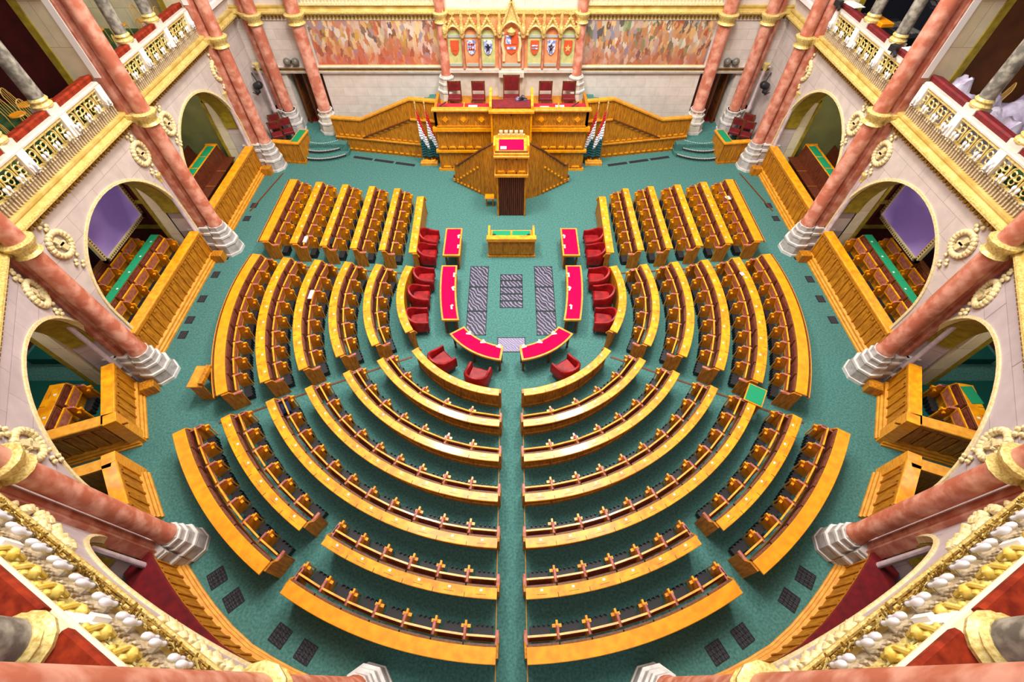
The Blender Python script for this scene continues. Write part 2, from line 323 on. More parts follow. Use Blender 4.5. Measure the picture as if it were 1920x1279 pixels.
for S, sd in SIDES:
    for k in 'ABCD':
        mw_, gw, qw = arch_wall(k)
        struct('wall_%s' % sd, mw_, 'wall_side' if k in 'AB' else 'wall_curve', S=S); trim(gw, 'gold_pale', S); trim(qw, 'olive_gold', S)
    # flat stretch between the last column and the corner, solid behind the corner desk
    m = MB(); m.box(-13.2, -12.4, 20.9, YB, 0, 5.6); m.box(-12.75, -12.35, 20.9, YB, 5.6, 12.5); struct('wall_%s' % sd, m, 'wall_side', S=S)
    # cornice
    for prof, mt in (([(-.05, 5.38), (.06, 5.38), (.08, 5.5), (.08, 5.53), (-.05, 5.53)], 'gold_pale'), ([(-.05, 5.53), (.2, 5.53), (.22, 5.58), (.3, 5.6), (.3, 5.66), (.2, 5.68), (-.05, 5.68)], 'gold'), ([(-.05, 5.68), (.2, 5.68), (.16, 5.76), (.2, 5.82), (.2, 5.88), (-.05, 5.9)], 'gold_plain')):
        m = MB()
        for k in 'ABCD': m.sweep(bay_path(k), prof)
        m.sweep([(-12.4, 20.9, 1, 0), (-12.4, 23.5, 1, 0)], prof); m.sweep(line_path((-12.4, YB), (-3.3, YB), ref=(-5, 0)), [(d * .8, z + .1) for d, z in prof])
        trim(m, mt, S)
    m = MB()                                  # leaf frieze hanging under the cornice
    for k in 'ABCD':
        L = bay_len(k); n = int(L / .16)
        for i in range(n):
            m.box(-.045, .045, -.06, .05, -.03, .03, 0, bay_M(k, (i + .5) * L / n, .13, 5.46))
    for i in range(54): m.box(-12.3 + i * .165, -12.22 + i * .165, YB - .11, YB - .04, 5.48, 5.58)
    trim(m, 'gold_dark', S)
    # gallery floor, piers, back walls
    m = MB(); m.box(-19.5, -12.5, 8.0, 21.5, 5.2, 5.9)
    m.add([(-12.5, 8.4, 5.7), (-8.95, 2.4, 5.7), (-3.3, -.5, 5.7), (-3.3, -6, 5.7), (-19.5, -6, 5.7), (-19.5, 8.4, 5.7), (-12.5, 8.4, 5.2), (-8.95, 2.4, 5.2), (-3.3, -.5, 5.2), (-3.3, -6, 5.2), (-19.5, -6, 5.2), (-19.5, 8.4, 5.2)],
          [(0, 1, 2, 3, 4, 5), (6, 7, 8, 9, 10, 11), (0, 1, 7, 6), (1, 2, 8, 7), (2, 3, 9, 8), (3, 4, 10, 9), (4, 5, 11, 10), (5, 0, 6, 11)])
    struct('gallery_floor', m, 'carpet_green', S=S)
    m = MB(); m.box(-19.6, -17.4, 6, 14.9, 5.7, 12.5); m.box(-17.4, -13.1, 14.92, 15.06, 5.7, 12.5); struct('wall_%s' % sd, m, 'red_wall' if S == 1 else 'brown_wall', S=S)
    m = MB(); m.box(-19.6, -17.4, 14.9, 21.5, 5.7, 12.5); m.box(-19.6, -12.6, 21.2, 21.6, 5.7, 12.5); struct('wall_%s' % sd, m, 'pier_x' if S == 1 else 'iron', S=S)
    for yc, k in ((14.85, 'm'), (8.5, 's'), (20.95, 'e')):
        m = MB(); m.box(-13.1, -12.4, yc - .42, yc + .42, 5.7, 12.4); struct('pillar', m, 'pier_x', S=S)
        g = MB(); g.box(-13.32, -13.1, yc - .46, yc + .46, 5.7, 12.4); g.box(-12.95, -12.36, yc - .5, yc - .42, 9.0, 9.4); g.box(-13.0, -12.3, yc - .58, yc - .42, 9.36, 9.5); g.box(-12.98, -12.33, yc - .55, yc - .42, 8.95, 9.03); trim(g, 'olive_gold', S)
        m = MB(); m.box(-12.4, -12.2, yc - .46, yc - .36, 6.9, 9.0); trim(m, 'white', S)  # lit front edge of the gallery pier, painted as a white strip
    # ground floor recess: piers between the arches and the far wall of the corridor
    for yc in (14.75, 8.3, 20.95):
        m = MB(); m.box(-13.6, -13.1, yc - .45, yc + .3, 0, 5.2); struct('pillar', m, 'pier_x', S=S)
        g = MB(); g.box(-13.65, -13.1, yc - .5, yc - .45, 3.3, 3.5); g.box(-13.65, -13.1, yc - .56, yc - .45, 3.58, 3.68); g.box(-13.72, -13.6, yc - .5, yc + .3, 0, 3.4); trim(g, 'olive_gold', S)
    m = MB(); m.box(-17.4, -17.0, 0, 15.1, 0, 5.2); m.box(-17.2, -13.6, 14.95, 15.1, 0, 5.2); struct('wall_%s' % sd, m, 'red_wall_dark', S=S)
    m = MB()
    for z in (.9, 2.1, 3.3): m.box(-17.0, -16.9, 0, 14.9, z, z + .2); m.box(-17.0, -13.6, 14.87, 14.95, z, z + .14)
    for y in range(0, 15, 2): m.box(-17.0, -16.93, y, y + .1, 0, 5.2)
    trim(m, 'olive_gold', S)
    # olive wall inside the far arch
    m = MB(); m.box(-16.6, -13.6, 20.75, 20.95, 0, 5.2); m.box(-16.8, -16.6, 15.1, 20.95, 0, 5.2); struct('wall_%s' % sd, m, 'olive', S=S)
    # curved bays: cheek walls and far wall
    x, y, nx, ny = bay_pt('C', 0); m = MB()
    m.box(-2.4, -.7, -.4, .3, 0, 5.2, 0, Matrix(((nx, ny, 0, x), (ny, -nx, 0, y), (0, 0, 1, 0), (0, 0, 0, 1)))); struct('pillar', m, 'pier', S=S)
    m = MB(); m.box(-16, -3.3, -4.2, -3.9, 0, 5.2); struct('wall_%s' % sd, m, 'stone', S=S)
    x, y, nx, ny = bay_pt('D', 6.2); m = MB()
    M_ = Matrix(((ny, nx, 0, x), (-nx, ny, 0, y), (0, 0, 1, 0), (0, 0, 0, 1)))
    m.box(-.15, .05, -2.6, -.1, 0, 5.2, 0, bay_M('D', 6.5, 0, 0) @ Matrix(((1, 0, 0, 0), (0, 0, 1, 0), (0, 1, 0, 0), (0, 0, 0, 1)))); struct('pillar', m, 'stone_mauve', S=S)
# back wall with its two doorways
m = MB()
m.box(-9.2, 9.2, YB, YB + .5, 0, 5.4); m.box(-13.2, -10.95, YB, YB + .5, 0, 5.4); m.box(10.95, 13.2, YB, YB + .5, 0, 5.4)
m.box(-10.95, -9.2, YB, YB + .5, 3.25, 5.4); m.box(9.2, 10.95, YB, YB + .5, 3.25, 5.4); m.box(-13.2, 13.2, YB - .05, YB + .5, 5.4, 12.5)
struct('wall_back', m, 'wall_back_stone')
m = MB(); m.box(-13, 13, YB + .5, YB + 5, .54, .56); struct('floor', m, 'carpet_red')
m = MB(); m.box(-13, -9.1, YB + 2.5, YB + 2.7, 0, 4); m.box(9.1, 13, YB + 2.5, YB + 2.7, 0, 4); m.box(-11.2, -11.0, YB + .5, YB + 2.5, 0, 4); m.box(11.0, 11.2, YB + .5, YB + 2.5, 0, 4); m.box(-11.2, -8.9, YB + .5, YB + 2.7, 3.8, 4); m.box(8.9, 11.2, YB + .5, YB + 2.7, 3.8, 4)
struct('wall_back', m, 'pier_x')
for S, sd in SIDES:
    t = thing('door', 'dark brown double door folded back in the %s rear doorway' % sd, 'door', (-10.0 * S, YB + .6, .55))
    for x0 in (-10.75, -10.3, -9.5):
        m = MB(); m.box(x0, x0 + .09, YB + .3, YB + 1.1, .56, 3.2)
        for z in (.8, 1.6, 2.4): m.box(x0 - .02, x0 + .11, YB + .4, YB + 1.0, z, z + .6, 0)
        m.build('panel', 'wood_dark', t, S)
    # stone moulding under the murals and over the doors
    m = MB(); m.sweep(line_path((-12.4, YB), (-3.35, YB), ref=(-5, 0)), [(0, 3.18), (.1, 3.2), (.12, 3.3), (.05, 3.34), (.05, 3.4), (.14, 3.44), (.16, 3.5), (0, 3.52)]); trim(m, 'stone', S)
    m = MB(); m.sweep(line_path((-12.4, YB), (-3.35, YB), ref=(-5, 0)), [(0, 3.33), (.1, 3.33), (.1, 3.41), (0, 3.41)]); trim(m, 'gold_dark', S)
    # platform and rounded steps
    m = MB(); m.box(-13, -8.4, 21.9, YB + .5, 0, .545)
    struct('floor', m, 'carpet', S=S)
    t = thing('steps', 'three rounded green carpet steps up to the %s rear doorway' % sd, 'steps', (-9.6 * S, 21.8, 0))
    for i, R in enumerate((2.15, 1.75, 1.35)):
        pts = [(-9.75 - R * math.cos(a), 23.35 - R * math.sin(a)) for a in [PI * j / 24 for j in range(25)]]
        pts = [(min(max(x, -10.55), -8.35), y) for x, y in pts]
        m = MB(); m.prism(pts, (0, .18 * (i + 1)), None); m.build('tread', 'carpet', t, S)
        arc = [p for p in pts if -10.54 < p[0] < -8.36]
        g = MB()
        for j in range(len(arc) - 1):
            (xa, ya), (xb, yb) = arc[j], arc[j + 1]; n = max(1, int(math.hypot(xb - xa, yb - ya) / .07))
            for q in range(n):
                x0, y0 = xa + (xb - xa) * q / n, ya + (yb - ya) * q / n
                g.box(x0 - .04, x0 + .04, y0 - .01, y0 + .03, .18 * (i + 1) - .1, .18 * (i + 1) + .004, 0); g.box(x0 - .02, x0 + .015, y0 - .012, y0 + .03, .18 * (i + 1) - .03, .18 * (i + 1) + .01, 1)
        g.build('nosing', ['black', 'white'], t, S)
# murals
for S, sd, mt in ((1, 'left', 'mural_a'), (-1, 'right', 'mural_b')):
    t = thing('mural', 'wide painted mural of a crowded assembly on the %s half of the rear wall' % sd, 'painting', (-6.2 * S, YB, 3.6))
    m = MB(); m.box(-9.2, -3.4, YB - .03, YB + .01, 3.56, 5.44); m.build('canvas', mt, t, S)
    g = MB(); g.box(-9.2, -3.4, YB - .06, YB, 3.5, 3.56); g.box(-9.2, -3.4, YB - .06, YB, 5.43, 5.5); g.build('frame', 'gold_pale', t, S)
# ------------------------------------------------------------------ columns
def column(x, y, ox, oy, S, label, zb=0, rs=.24, seg=18, ped=1.35, pair=True, top=12.3, z2=5.5, pr=1):
    t = thing('marble_column', label, 'column', (x * S, y, zb), 'pink marble columns round the hall')
    a = math.atan2(oy, ox)
    b = MB(); A8 = T(x, y, 0, a + PI / 8)
    for (r, h0, h1) in ((.5, .12, .5), (.42, .58, .82), (.36, .9, 1.08), (.32, 1.14, ped - .02)): b.lathe([(r * pr, zb + h0), (r * .94 * pr, zb + h1)], 8, A8, 1)
    for (r, h0, h1) in ((.54, 0, .12), (.5, .5, .58), (.42, .82, .9), (.37, 1.08, 1.14), (.31, ped - .04, ped)): b.lathe([(r * pr, zb + h0), (r * pr, zb + h1)], 8, A8, 0)
    if pair:
        for d, hw in ((.42, .34), (.75, .42)):
            for h0, h1, q, mi in ((0, .1, 1.05, 0), (.1, .5, 1, 1), (.5, .6, 1.1, 0), (.6, 1.0, .9, 1), (1.0, 1.1, 1.0, 0), (1.1, ped - .06, .8, 1), (ped - .06, ped, .9, 0)):
                b.box(d - .2, d + .2, -hw * q, hw * q, zb + h0, zb + h1, mi, T(x, y, 0, a))
    b.build('pedestal', ['stone_white', 'stone_grey' if pair else 'stone'], t, S)
    m = MB(); m.lathe([(rs * 1.15, zb + ped), (rs * 1.15, zb + ped + .06), (rs, zb + ped + .12), (rs * .97, z2)], seg, T(x, y)); m.build('shaft', 'marble_pink', t, S, True)
    m = MB(); m.lathe([(rs, z2 + .3), (rs * .96, top)], seg, T(x, y)); m.build('upper_shaft', 'marble_pink', t, S, True)
    if pair:
        m = MB()
        for z0, z1 in ((zb + ped, z2), (z2 + .3, top)):
            m.lathe([(rs * .62, z0), (rs * .62, z1)], 10, T(x + ox * .4, y + oy * .4)); m.box(.34, .6, -.24, .24, z0, z1, 0, T(x, y, 0, a))
        m.build('pilaster', 'marble_pink', t, S, True)
        m = MB()
        for sgn in (-1, 1): m.lathe([(.1, zb + 1.0), (.1, zb + 1.3), (.07, zb + 1.34), (.07, 3.5)], 8, T(x, y, 0, a) @ T(.62, sgn * .42))
        m.build('colonnette', 'stone_mauve', t, S, True)
        m = MB()
        for sgn in (-1, 1): m.lathe([(.075, 3.5), (.09, 3.56), (.08, 3.65), (.15, 3.75), (.15, 3.8)], 8, T(x, y, 0, a) @ T(.62, sgn * .42))
        m.build('colonnette_cap', 'gold', t, S, True)
    g = MB(); g.lathe([(rs * 1.05, z2 - .12), (rs * 1.35, z2 - .08), (rs * 1.1, z2), (rs * 1.15, z2 + .1), (rs * 1.5, z2 + .2), (rs * 1.55, z2 + .28), (rs * 1.25, z2 + .32)], 12, T(x, y))
    if pair: g.lathe([(rs * .8, z2 - .1), (rs * .85, z2), (rs * 1.5, z2 + .2), (rs * 1.5, z2 + .3)], 10, T(x + ox * .4, y + oy * .4))
    g.build('capital', 'gold', t, S, True)
    return t
for S, sd in SIDES:
    column(-11.8, 20.75, -1, 0, S, 'pink double column at the %s rear, beside the corner desk' % sd)
    column(-11.8, 14.65, -1, 0, S, 'pink double column between the two long arches of the %s wall' % sd)
    column(-11.8, 8.42, -1, 0, S, 'pink double column between framed screen arch and boxed arch, %s wall' % sd)
    column(-8.5, 2.95, -.62, -.78, S, 'pink double column beside the %s near gallery, where the wall curves' % sd, rs=.22, pr=.84, ped=1.2)
    column(-3.2, -.12, -.2, -.98, S, 'near pink column crossing the %s bottom edge of the view' % sd, rs=.24)
    column(-11.25, 23.2, -.8, .6, S, 'pink column in the %s rear corner beside the doorway' % sd, zb=.55, rs=.25, pair=True, ped=1.0)
    column(-9.45, 23.25, -.5, .6, S, 'pink column between the %s doorway and the mural' % sd, zb=.55, rs=.29, pair=False, ped=1.0)
    column(-3.12, 23.4, 0, 1, S, 'slim pink column between %s mural and gilded shield screen' % sd, zb=2.05, rs=.22, pair=False, ped=1.2)
# ------------------------------------------------------------------ wreaths
def wreath(k, u, z, S, label, r=.3):
    t = MB(); M_ = bay_M(k, u, .06, z)
    for i in range(20):
        a = 2 * PI * i / 20; t.ball(M_ @ Vector((r * math.cos(a), 1.15 * r * math.sin(a), 0)), .085, 6, 0)
    t.box(-.07, .07, -.2, .2, -.03, .05, 0, M_ @ Matrix.Rotation(.3, 4, 'Z')); t.box(-.13, .13, -.03, .03, -.03, .05, 0, M_)
    for i in range(5):
        t.ball(M_ @ Vector((.1 * math.sin(i * 2.2), r + .18 + .07 * i, 0)), .06, 5, 0); t.ball(M_ @ Vector((.12 * math.cos(i * 1.9), -r - .2 - .08 * i, 0)), .055, 5, 0)
    tag(t.build('wreath', 'gold_pale', None, S, True), label, 'ornament', 'gilt wreaths on the side walls')
for S, sd in SIDES:
    wreath('A', 1.42, 4.65, S, 'gilt wreath above the olive-walled arch, %s wall, nearer end' % sd)
    wreath('A', 5.9, 4.6, S, 'gilt wreath above the olive-walled arch, %s wall, rear end' % sd)
    wreath('B', 1.22, 4.65, S, 'gilt wreath above the framed screen arch, %s wall, nearer end' % sd)
    wreath('B', 5.72, 4.65, S, 'gilt wreath above the framed screen arch, %s wall, rear end' % sd)
    wreath('C', 6.3, 4.5, S, 'gilt wreath above the boxed arch, %s wall, rear end' % sd)
    wreath('C', 1.55, 4.5, S, 'gilt wreath below the ring of the %s curved-wall column' % sd)
    m = MB(); random.seed(5)
    for i in range(46):
        u = 5.9 - random.random() * 1.5; z = 5.2 - random.random() * (.1 + .55 * max(0, u - 4.4) / 1.5); m.ball(bay_M('D', u, .2, z) @ Vector((0, 0, 0)), .06 + .05 * random.random(), 5, 0)
    tag(m.build('leaf_ornament', 'gold_pale', None, S, True), 'gilt leaf relief in the corner over the %s near arch' % sd, 'ornament')
    m = MB()
    for i in range(46):
        u = .3 + random.random() * 2.0; z = 5.2 - random.random() * .7 * (1 - u / 2.6); m.ball(bay_M('D', u, .2, z) @ Vector((0, 0, 0)), .06 + .05 * random.random(), 5, 0)
    tag(m.build('leaf_ornament', 'gold_pale', None, S, True), 'gilt leaf relief beside the ring of the %s bottom-edge column' % sd, 'ornament')
# ================================================================== BENCHES
K = .9918; ZD = .95
def make_seat(pw, arm, nm):                  # origin on the floor at the back of the bench; +x towards the hall's middle
    t = thing(nm, 'seat', 'seat'); h = pw / 2
    m = MB(); mm = Matrix.Translation((.015, 0, .93)) @ Matrix.Rotation(.1, 4, 'Y')
    m.box(-.02, .03, -h + .03, h - .03, -.5, 0, 0, mm); m.box(.03, .04, -h + .07, h - .07, -.45, -.05, 1, mm); m.build('backrest', ['wood_dark', 'leather'], t)
    m = MB(); mm = Matrix.Translation((.13, 0, .42)) @ Matrix.Rotation(.16, 4, 'Y'); a = h - .05; b = h - .1
    m.box(-.022, .022, -a, -b, 0, .42, 0, mm); m.box(-.022, .022, b, a, 0, .42, 0, mm); m.box(-.022, .022, -b, b, .37, .42, 0, mm); m.box(-.022, .022, -b, b, 0, .05, 0, mm)
    m.box(-.018, .0, -b, b, .05, .37, 1, mm); m.box(.0, .018, -b, b, .05, .37, 2, mm); m.build('seat', ['wood', 'leather', 'seat_under'], t)
    m = MB()
    m.box(.1, .4, arm * h - .018, arm * h + .018, 0, .7, 1); m.bbox(.1, .38, arm * h - .035, arm * h + .035, .7, .75, .015, 0)
    m.box(.38, .5, arm * h - .025, arm * h + .025, .5, .62, 1); m.box(.36, .43, arm * h - .11, arm * h + .11, .48, .54, 1); m.box(.44, .47, arm * h - .02, arm * h + .02, 0, .5, 1)
    m.build('armrest', ['leather_arm', 'wood'], t)
    m = MB(); m.box(.2, .44, -h + .14, h - .14, .03, .2)
    for i in range(4): m.box(.44, .47, -h + .14 + i * (pw - .28) / 4, -h + .18 + i * (pw - .28) / 4, .02, .26)
    m.build('pedestal', 'black', t)  # low black slatted box filling the dark patch below the seat
    return t
PROTO = {}
def bench(path_fn, L, W, n, S, sd, rowlab, blk, plain, group, arms=1, seats=True, overhang=.14, z0=0, top=None, nm='bench_desk', seatlab=None):
    # path_fn(s) -> (x, y, nx, ny) at arc length s of the outer top edge
    N = max(2, int(L / .25)); path = [path_fn(L * i / (N - 1)) for i in range(N)]
    o = path_fn(L / 2); t = thing(nm, ('%s, %s' % (rowlab, blk)), 'desk', (o[0] * S, o[1], 0), 'curved bench desks')
    m = MB(); m.sweep(path, [(0, ZD - .05), (0, ZD - .01), (.012, ZD), (W - .01, ZD), (W, ZD - .01), (W, ZD - .05)], 0)
    pitch = L / n
    if not plain:
        for i in range(n + 1):
            s_ = min(max(i * pitch, .03), L - .03); x, y, nx, ny = path_fn(s_); M_ = Matrix(((nx, -ny, 0, x), (ny, nx, 0, y), (0, 0, 1, 0), (0, 0, 0, 1)))
            if 0 < i < n: m.box(.0, W * .42, -.007, .007, ZD, ZD + .004, 1, M_)
        for i in range(n):
            x, y, nx, ny = path_fn((i + .5) * pitch); M_ = Matrix(((nx, -ny, 0, x), (ny, nx, 0, y), (0, 0, 1, 0), (0, 0, 0, 1)))
            m.box(W * .62, W * .82, -.03, .03, ZD, ZD + .006, 2, M_); m.box(W * .35, W * .38, -.12, .12, ZD, ZD + .003, 1, M_)
    if plain and L > 3.9 and 'straight' in rowlab or 'outermost bowed' in rowlab: m.sweep(path, [(-.06, ZD - .06), (-.06, ZD - .02), (-.02, ZD - .02), (-.02, ZD - .06)], 1); m.sweep(path, [(-.1, ZD - .1), (-.1, ZD - .05), (-.06, ZD - .05), (-.06, ZD - .1)], 0)
    m.build('desktop', [top or ('wood_plain' if plain else 'wood'), 'wood_dark', 'white'], t, S); t.location.z = z0
    m = MB(); m.sweep(path, [(overhang, 0), (overhang, ZD - .05), (W, ZD - .05), (W, 0)], 0); m.sweep(path, [(overhang - .03, 0), (overhang - .03, .12), (overhang, .14), (overhang, 0)], 0)
    for i in range(n + 1):
        x, y, nx, ny = path_fn(min(max(i * pitch, .03), L - .03)); m.box(overhang - .025, overhang, -.03, .03, .1, ZD - .06, 0, Matrix(((nx, -ny, 0, x), (ny, nx, 0, y), (0, 0, 1, 0), (0, 0, 0, 1))))
    m.build('back_panel', 'wood_front', t, S)
    for e, s_ in ((0, 0), (1, L)):
        x, y, nx, ny = path_fn(s_); M_ = Matrix(((nx, -ny, 0, x), (ny, nx, 0, y), (0, 0, 1, 0), (0, 0, 0, 1))); sg = -1 if e == 0 else 1
        fy = sg * (1 if (M_ @ Vector((0, 1, 0)) - Vector((x, y, 0))).dot(Vector((path_fn(L)[0] - path_fn(0)[0], path_fn(L)[1] - path_fn(0)[1], 0))) > 0 else -1)
        a, b = sorted((0, fy * .05)); m = MB(); W2 = W + (.3 if seats else .02)
        poly = [(overhang - .02, 0), (overhang - .02, ZD - .05), (W + .02, ZD - .05), (W + .1, .74), (W2, .7), (W2, 0)]
        m.prism(poly, (a, b), M_ @ Matrix(((1, 0, 0, 0), (0, 0, 1, 0), (0, 1, 0, 0), (0, 0, 0, 1)))); m.build('end_panel', 'wood_front', t, S)
        if seats:
            m = MB(); m.bbox(W + .03, W + .34, -.04, .04, .7, .75, .012, 0, M_); m.build('end_armrest', 'leather_arm', t, S)
    if seats:
        key = (round(pitch, 2), S)
        if key not in PROTO: PROTO[key] = make_seat(key[0], 1 if S == 1 else -1, 'folding_seat')
        for i in range(n):
            x, y, nx, ny = path_fn((i + .5) * pitch); x += nx * (W + .01); y += ny * (W + .01)
            rz = math.atan2(ny, nx * S)
            lab = '%s folding seat from %s, %s, %s' % (ORD[i + 1], 'its near end', rowlab.replace(' bench desk', ' bench'), blk)
            if seatlab: lab = '%s %s' % (ORD[i + 1], seatlab)
            place(PROTO[key], (x * S, y, z0), rz, lab, 'folding seats of the bench rows')
def arcfn(yc, R, a0, a1):
    yc *= K; R *= K; a0, a1 = math.radians(a0), math.radians(a1); L = R * abs(a1 - a0)
    def f(s):
        a = a0 + (a1 - a0) * s / L; return (-R * math.sin(a), yc - R * math.cos(a), math.sin(a), math.cos(a))
    return f, L
def linefn(x0, y0, x1, y1):
    x0, y0, x1, y1 = x0 * K, y0 * K, x1 * K, y1 * K; L = math.hypot(x1 - x0, y1 - y0); tx, ty = (x1 - x0) / L, (y1 - y0) / L
    nx, ny = (ty, -tx) if ty > 0 else (-ty, tx)
    return (lambda s: (x0 + tx * s, y0 + ty * s, nx, ny)), L
NTH = ['outermost', 'second', 'third', 'fourth', 'fifth', 'sixth']
for S, sd in SIDES:
    U = [(10.12, 14.2, 18.4, .35, 6), (8.87, 14.05, 18.2, .3, 6), (7.635, 13.9, 18.0, .28, 6), (6.4, 13.75, 17.87, .27, 6), (5.24, 13.65, 17.7, .26, 6)]
    for i, (x, y0, y1, W, n) in enumerate(U):
        f, L = linefn(-x, y0, -x, y1); bench(f, L, W, n, S, sd, '%s straight bench desk' % NTH[i], '%s rear block' % sd, i == 0, '')
    f, L = linefn(-4.03, 13.5, -4.15, 17.1); bench(f, L, .3, 6, S, sd, 'narrow seatless bench desk', '%s rear block behind armchairs' % sd, False, '', seats=False, overhang=.16)
    Mr = [(11.85, 10.25, 62.1, 98.9, .33, 9), (11.85, 8.98, 61.1, 98.9, .3, 8), (11.71, 7.74, 61.2, 100.4, .28, 7), (11.69, 6.55, 60.8, 101.5, .27, 6), (11.62, 5.35, 60.0, 103.5, .26, 5)]
    for i, (yc, R, a0, a1, W, n) in enumerate(Mr):
        f, L = arcfn(yc, R, a0, a1); bench(f, L, W, n, S, sd, '%s bowed bench desk' % NTH[i], '%s middle block' % sd, i == 0, '')
    f, L = arcfn(11.66, 4.19, 59, 105.5); bench(f, L, .28, 5, S, sd, 'seatless bowed bench desk', '%s middle block behind armchairs' % sd, False, '', seats=False, overhang=.16)
    Lr = [(11.5, 8.81, 2.35, 58.0, .24, 11, 'third', ''), (11.48, 7.65, 2.7, 56.9, .22, 9, 'fourth', ''), (11.31, 6.37, 3.2, 57.2, .22, 7, 'fifth', ''), (11.24, 5.23, 3.95, 56.5, .22, 5, 'sixth', '')]
    for yc, R, a0, a1, W, n, nm, _ in Lr:
        f, L = arcfn(yc, R, a0, a1); bench(f, L, W, n, S, sd, '%s curved bench desk' % nm, '%s near block' % sd, False, '', overhang=.19)
    f, L = arcfn(11.06, 4.02, 5.6, 54.8); bench(f, L, .24, 5, S, sd, 'innermost seatless curved bench desk', '%s near block' % sd, False, '', seats=False)
    f, L = arcfn(11.83, 10.26, 31.8, 57.2); bench(f, L, .26, 6, S, sd, 'second curved bench desk', '%s near block, wall side' % sd, False, '')
    f, L = arcfn(11.5, 9.93, 2.0, 28.7); bench(f, L, .24, 6, S, sd, 'second curved bench desk', '%s near block, aisle side' % sd, False, '', overhang=.19)
    f, L = arcfn(12.04, 11.66, 31.5, 57.5); bench(f, L, .34, 7, S, sd, 'outermost curved bench desk', '%s near block, wall side' % sd, True, '')
    f, L = arcfn(11.78, 11.46, 1.75, 28.5); bench(f, L, .32, 7, S, sd, 'outermost curved bench desk', '%s near block, aisle side' % sd, True, '')
# aisle edge strips let into the carpet
m = MB()
for s_ in (-1, 1):
    m.box(s_ * .37 - .012, s_ * .37 + .012, -3, 7.4, 0, .02)
trim(m, 'wood_pale')
m = MB()
for S in (1, -1):
    for (a, b) in (((-9.2 * S, 6.55), (-3.45 * S, 9.1)), ((-10.2 * S, 13.72), (-4.4 * S, 13.2)), ((-11.3 * S, 20.2), (-11.9 * S, 17.2))):
        L = math.hypot(b[0] - a[0], b[1] - a[1]); m.box(0, L, -.03, .03, 0, .02, 0, T(a[0], a[1], 0, math.atan2(b[1] - a[1], b[0] - a[0])))
trim(m, 'wood_dark')
# ================================================================== MIDDLE OF THE FLOOR
def red_table(path, Wd, label, S, z=.78):    # path = outer long edge; cloth top framed in wood, hollow below
    o = path[len(path) // 2]; t = thing('red_topped_table', label, 'table', (o[0] * S, o[1], 0), 'red topped tables')
    m = MB(); m.sweep(path, [(0, z - .08), (0, z), (Wd, z), (Wd, z - .08)]); m.build('table_top', 'wood_pale', t, S)
    q = [(x, y, nx, ny) for x, y, nx, ny in path]; m = MB()
    tx, ty = q[1][0] - q[0][0], q[1][1] - q[0][1]; L = math.hypot(tx, ty); e = .07
    q[0] = (q[0][0] + tx / L * e, q[0][1] + ty / L * e, q[0][2], q[0][3]); tx, ty = q[-1][0] - q[-2][0], q[-1][1] - q[-2][1]; L = math.hypot(tx, ty); q[-1] = (q[-1][0] - tx / L * e, q[-1][1] - ty / L * e, q[-1][2], q[-1][3])
    m.sweep(q, [(.06, z), (.06, z + .012), (Wd - .06, z + .012), (Wd - .06, z)]); m.build('cloth', 'table_red', t, S)
    m = MB(); m.sweep(q, [(Wd - .1, .05), (Wd - .1, z - .08), (Wd - .05, z - .08), (Wd - .05, .05)]); m.build('front_panel', 'wood_front', t, S)
    for i in (0, len(q) // 2, len(q) - 1):
        x, y, nx, ny = q[i]; m = MB(); m.lathe([(.05, 0), (.035, .1), (.05, .4), (.035, z - .08)], 8, T(x + nx * .12, y + ny * .12)); m.lathe([(.05, 0), (.035, .1), (.05, .4), (.035, z - .08)], 8, T(x + nx * (Wd - .12), y + ny * (Wd - .12))); m.build('leg', 'wood_dark', t, S)
    return t
def items(cx, cy, z, S, spec, where):        # small papers and nameplates on a table
    for i, (dx, dy, wx, wy, mt, nm, lab) in enumerate(spec):
        m = MB(); m.box(cx + dx - wx / 2, cx + dx + wx / 2, cy + dy - wy / 2, cy + dy + wy / 2, z, z + .012 if nm == 'paper_sheet' else z + .05)
        tag(m.build(nm, mt, None, S), '%s %s' % (lab, where), 'paper' if nm == 'paper_sheet' else 'device')
import copy
for S, sd in SIDES:
    red_table(line_path((-2.70, 13.4), (-2.70, 15.05), 2, (0, 14)), .68, 'short straight red-topped table on the %s, nearest the rostrum' % sd, S)
    pts = []
    for i in range(9):
        f = i / 8; y = 10.12 + 2.73 * f; pts.append((-2.68 + .26 * (1 - f) ** 2.2, y, 1, 0))
    red_table(pts, .6, 'long bowed red-topped table on the %s, facing the armchairs' % sd, S)
    p = []
    for i in range(11):
        a = math.radians(7.7 + 48.3 * i / 10) ; R = 2.54; yc = 10.94; p.append((-R * math.sin(a), yc - R * math.cos(a), math.sin(a), math.cos(a)))
    red_table(p, .58, 'curved red-topped table on the %s, before the innermost bench' % sd, S)
    for k, (x, y, zz) in enumerate(((-2.12, 13.9, 0), (-2.15, 14.5, 0), (-2.15, 11.6, 0), (-2.16, 12.3, 0), (-2.13, 10.7, 0), (-.95, 9.14, 0), (-.42, 8.95, 0), (-1.45, 9.5, 0))):
        m = MB(); m.box(-.09, .09, -.03, .03, 0, .012, 0, T(x, y, .792, (PI / 2 if y > 10 else -.35) + .2 * (k % 3))); m.box(-.05, .05, -.05, .03, .0, .03, 1, T(x + .02, y + .05, .8, k))
        tag(m.build('nameplate', ['white', 'gold_pale'], None, S), 'small pale nameplate, %s on the %s red tables, counted from the rostrum' % (ORD[(2, 1, 4, 3, 5, 7, 8, 6)[k]], sd), 'nameplate', 'nameplates on the red tables')
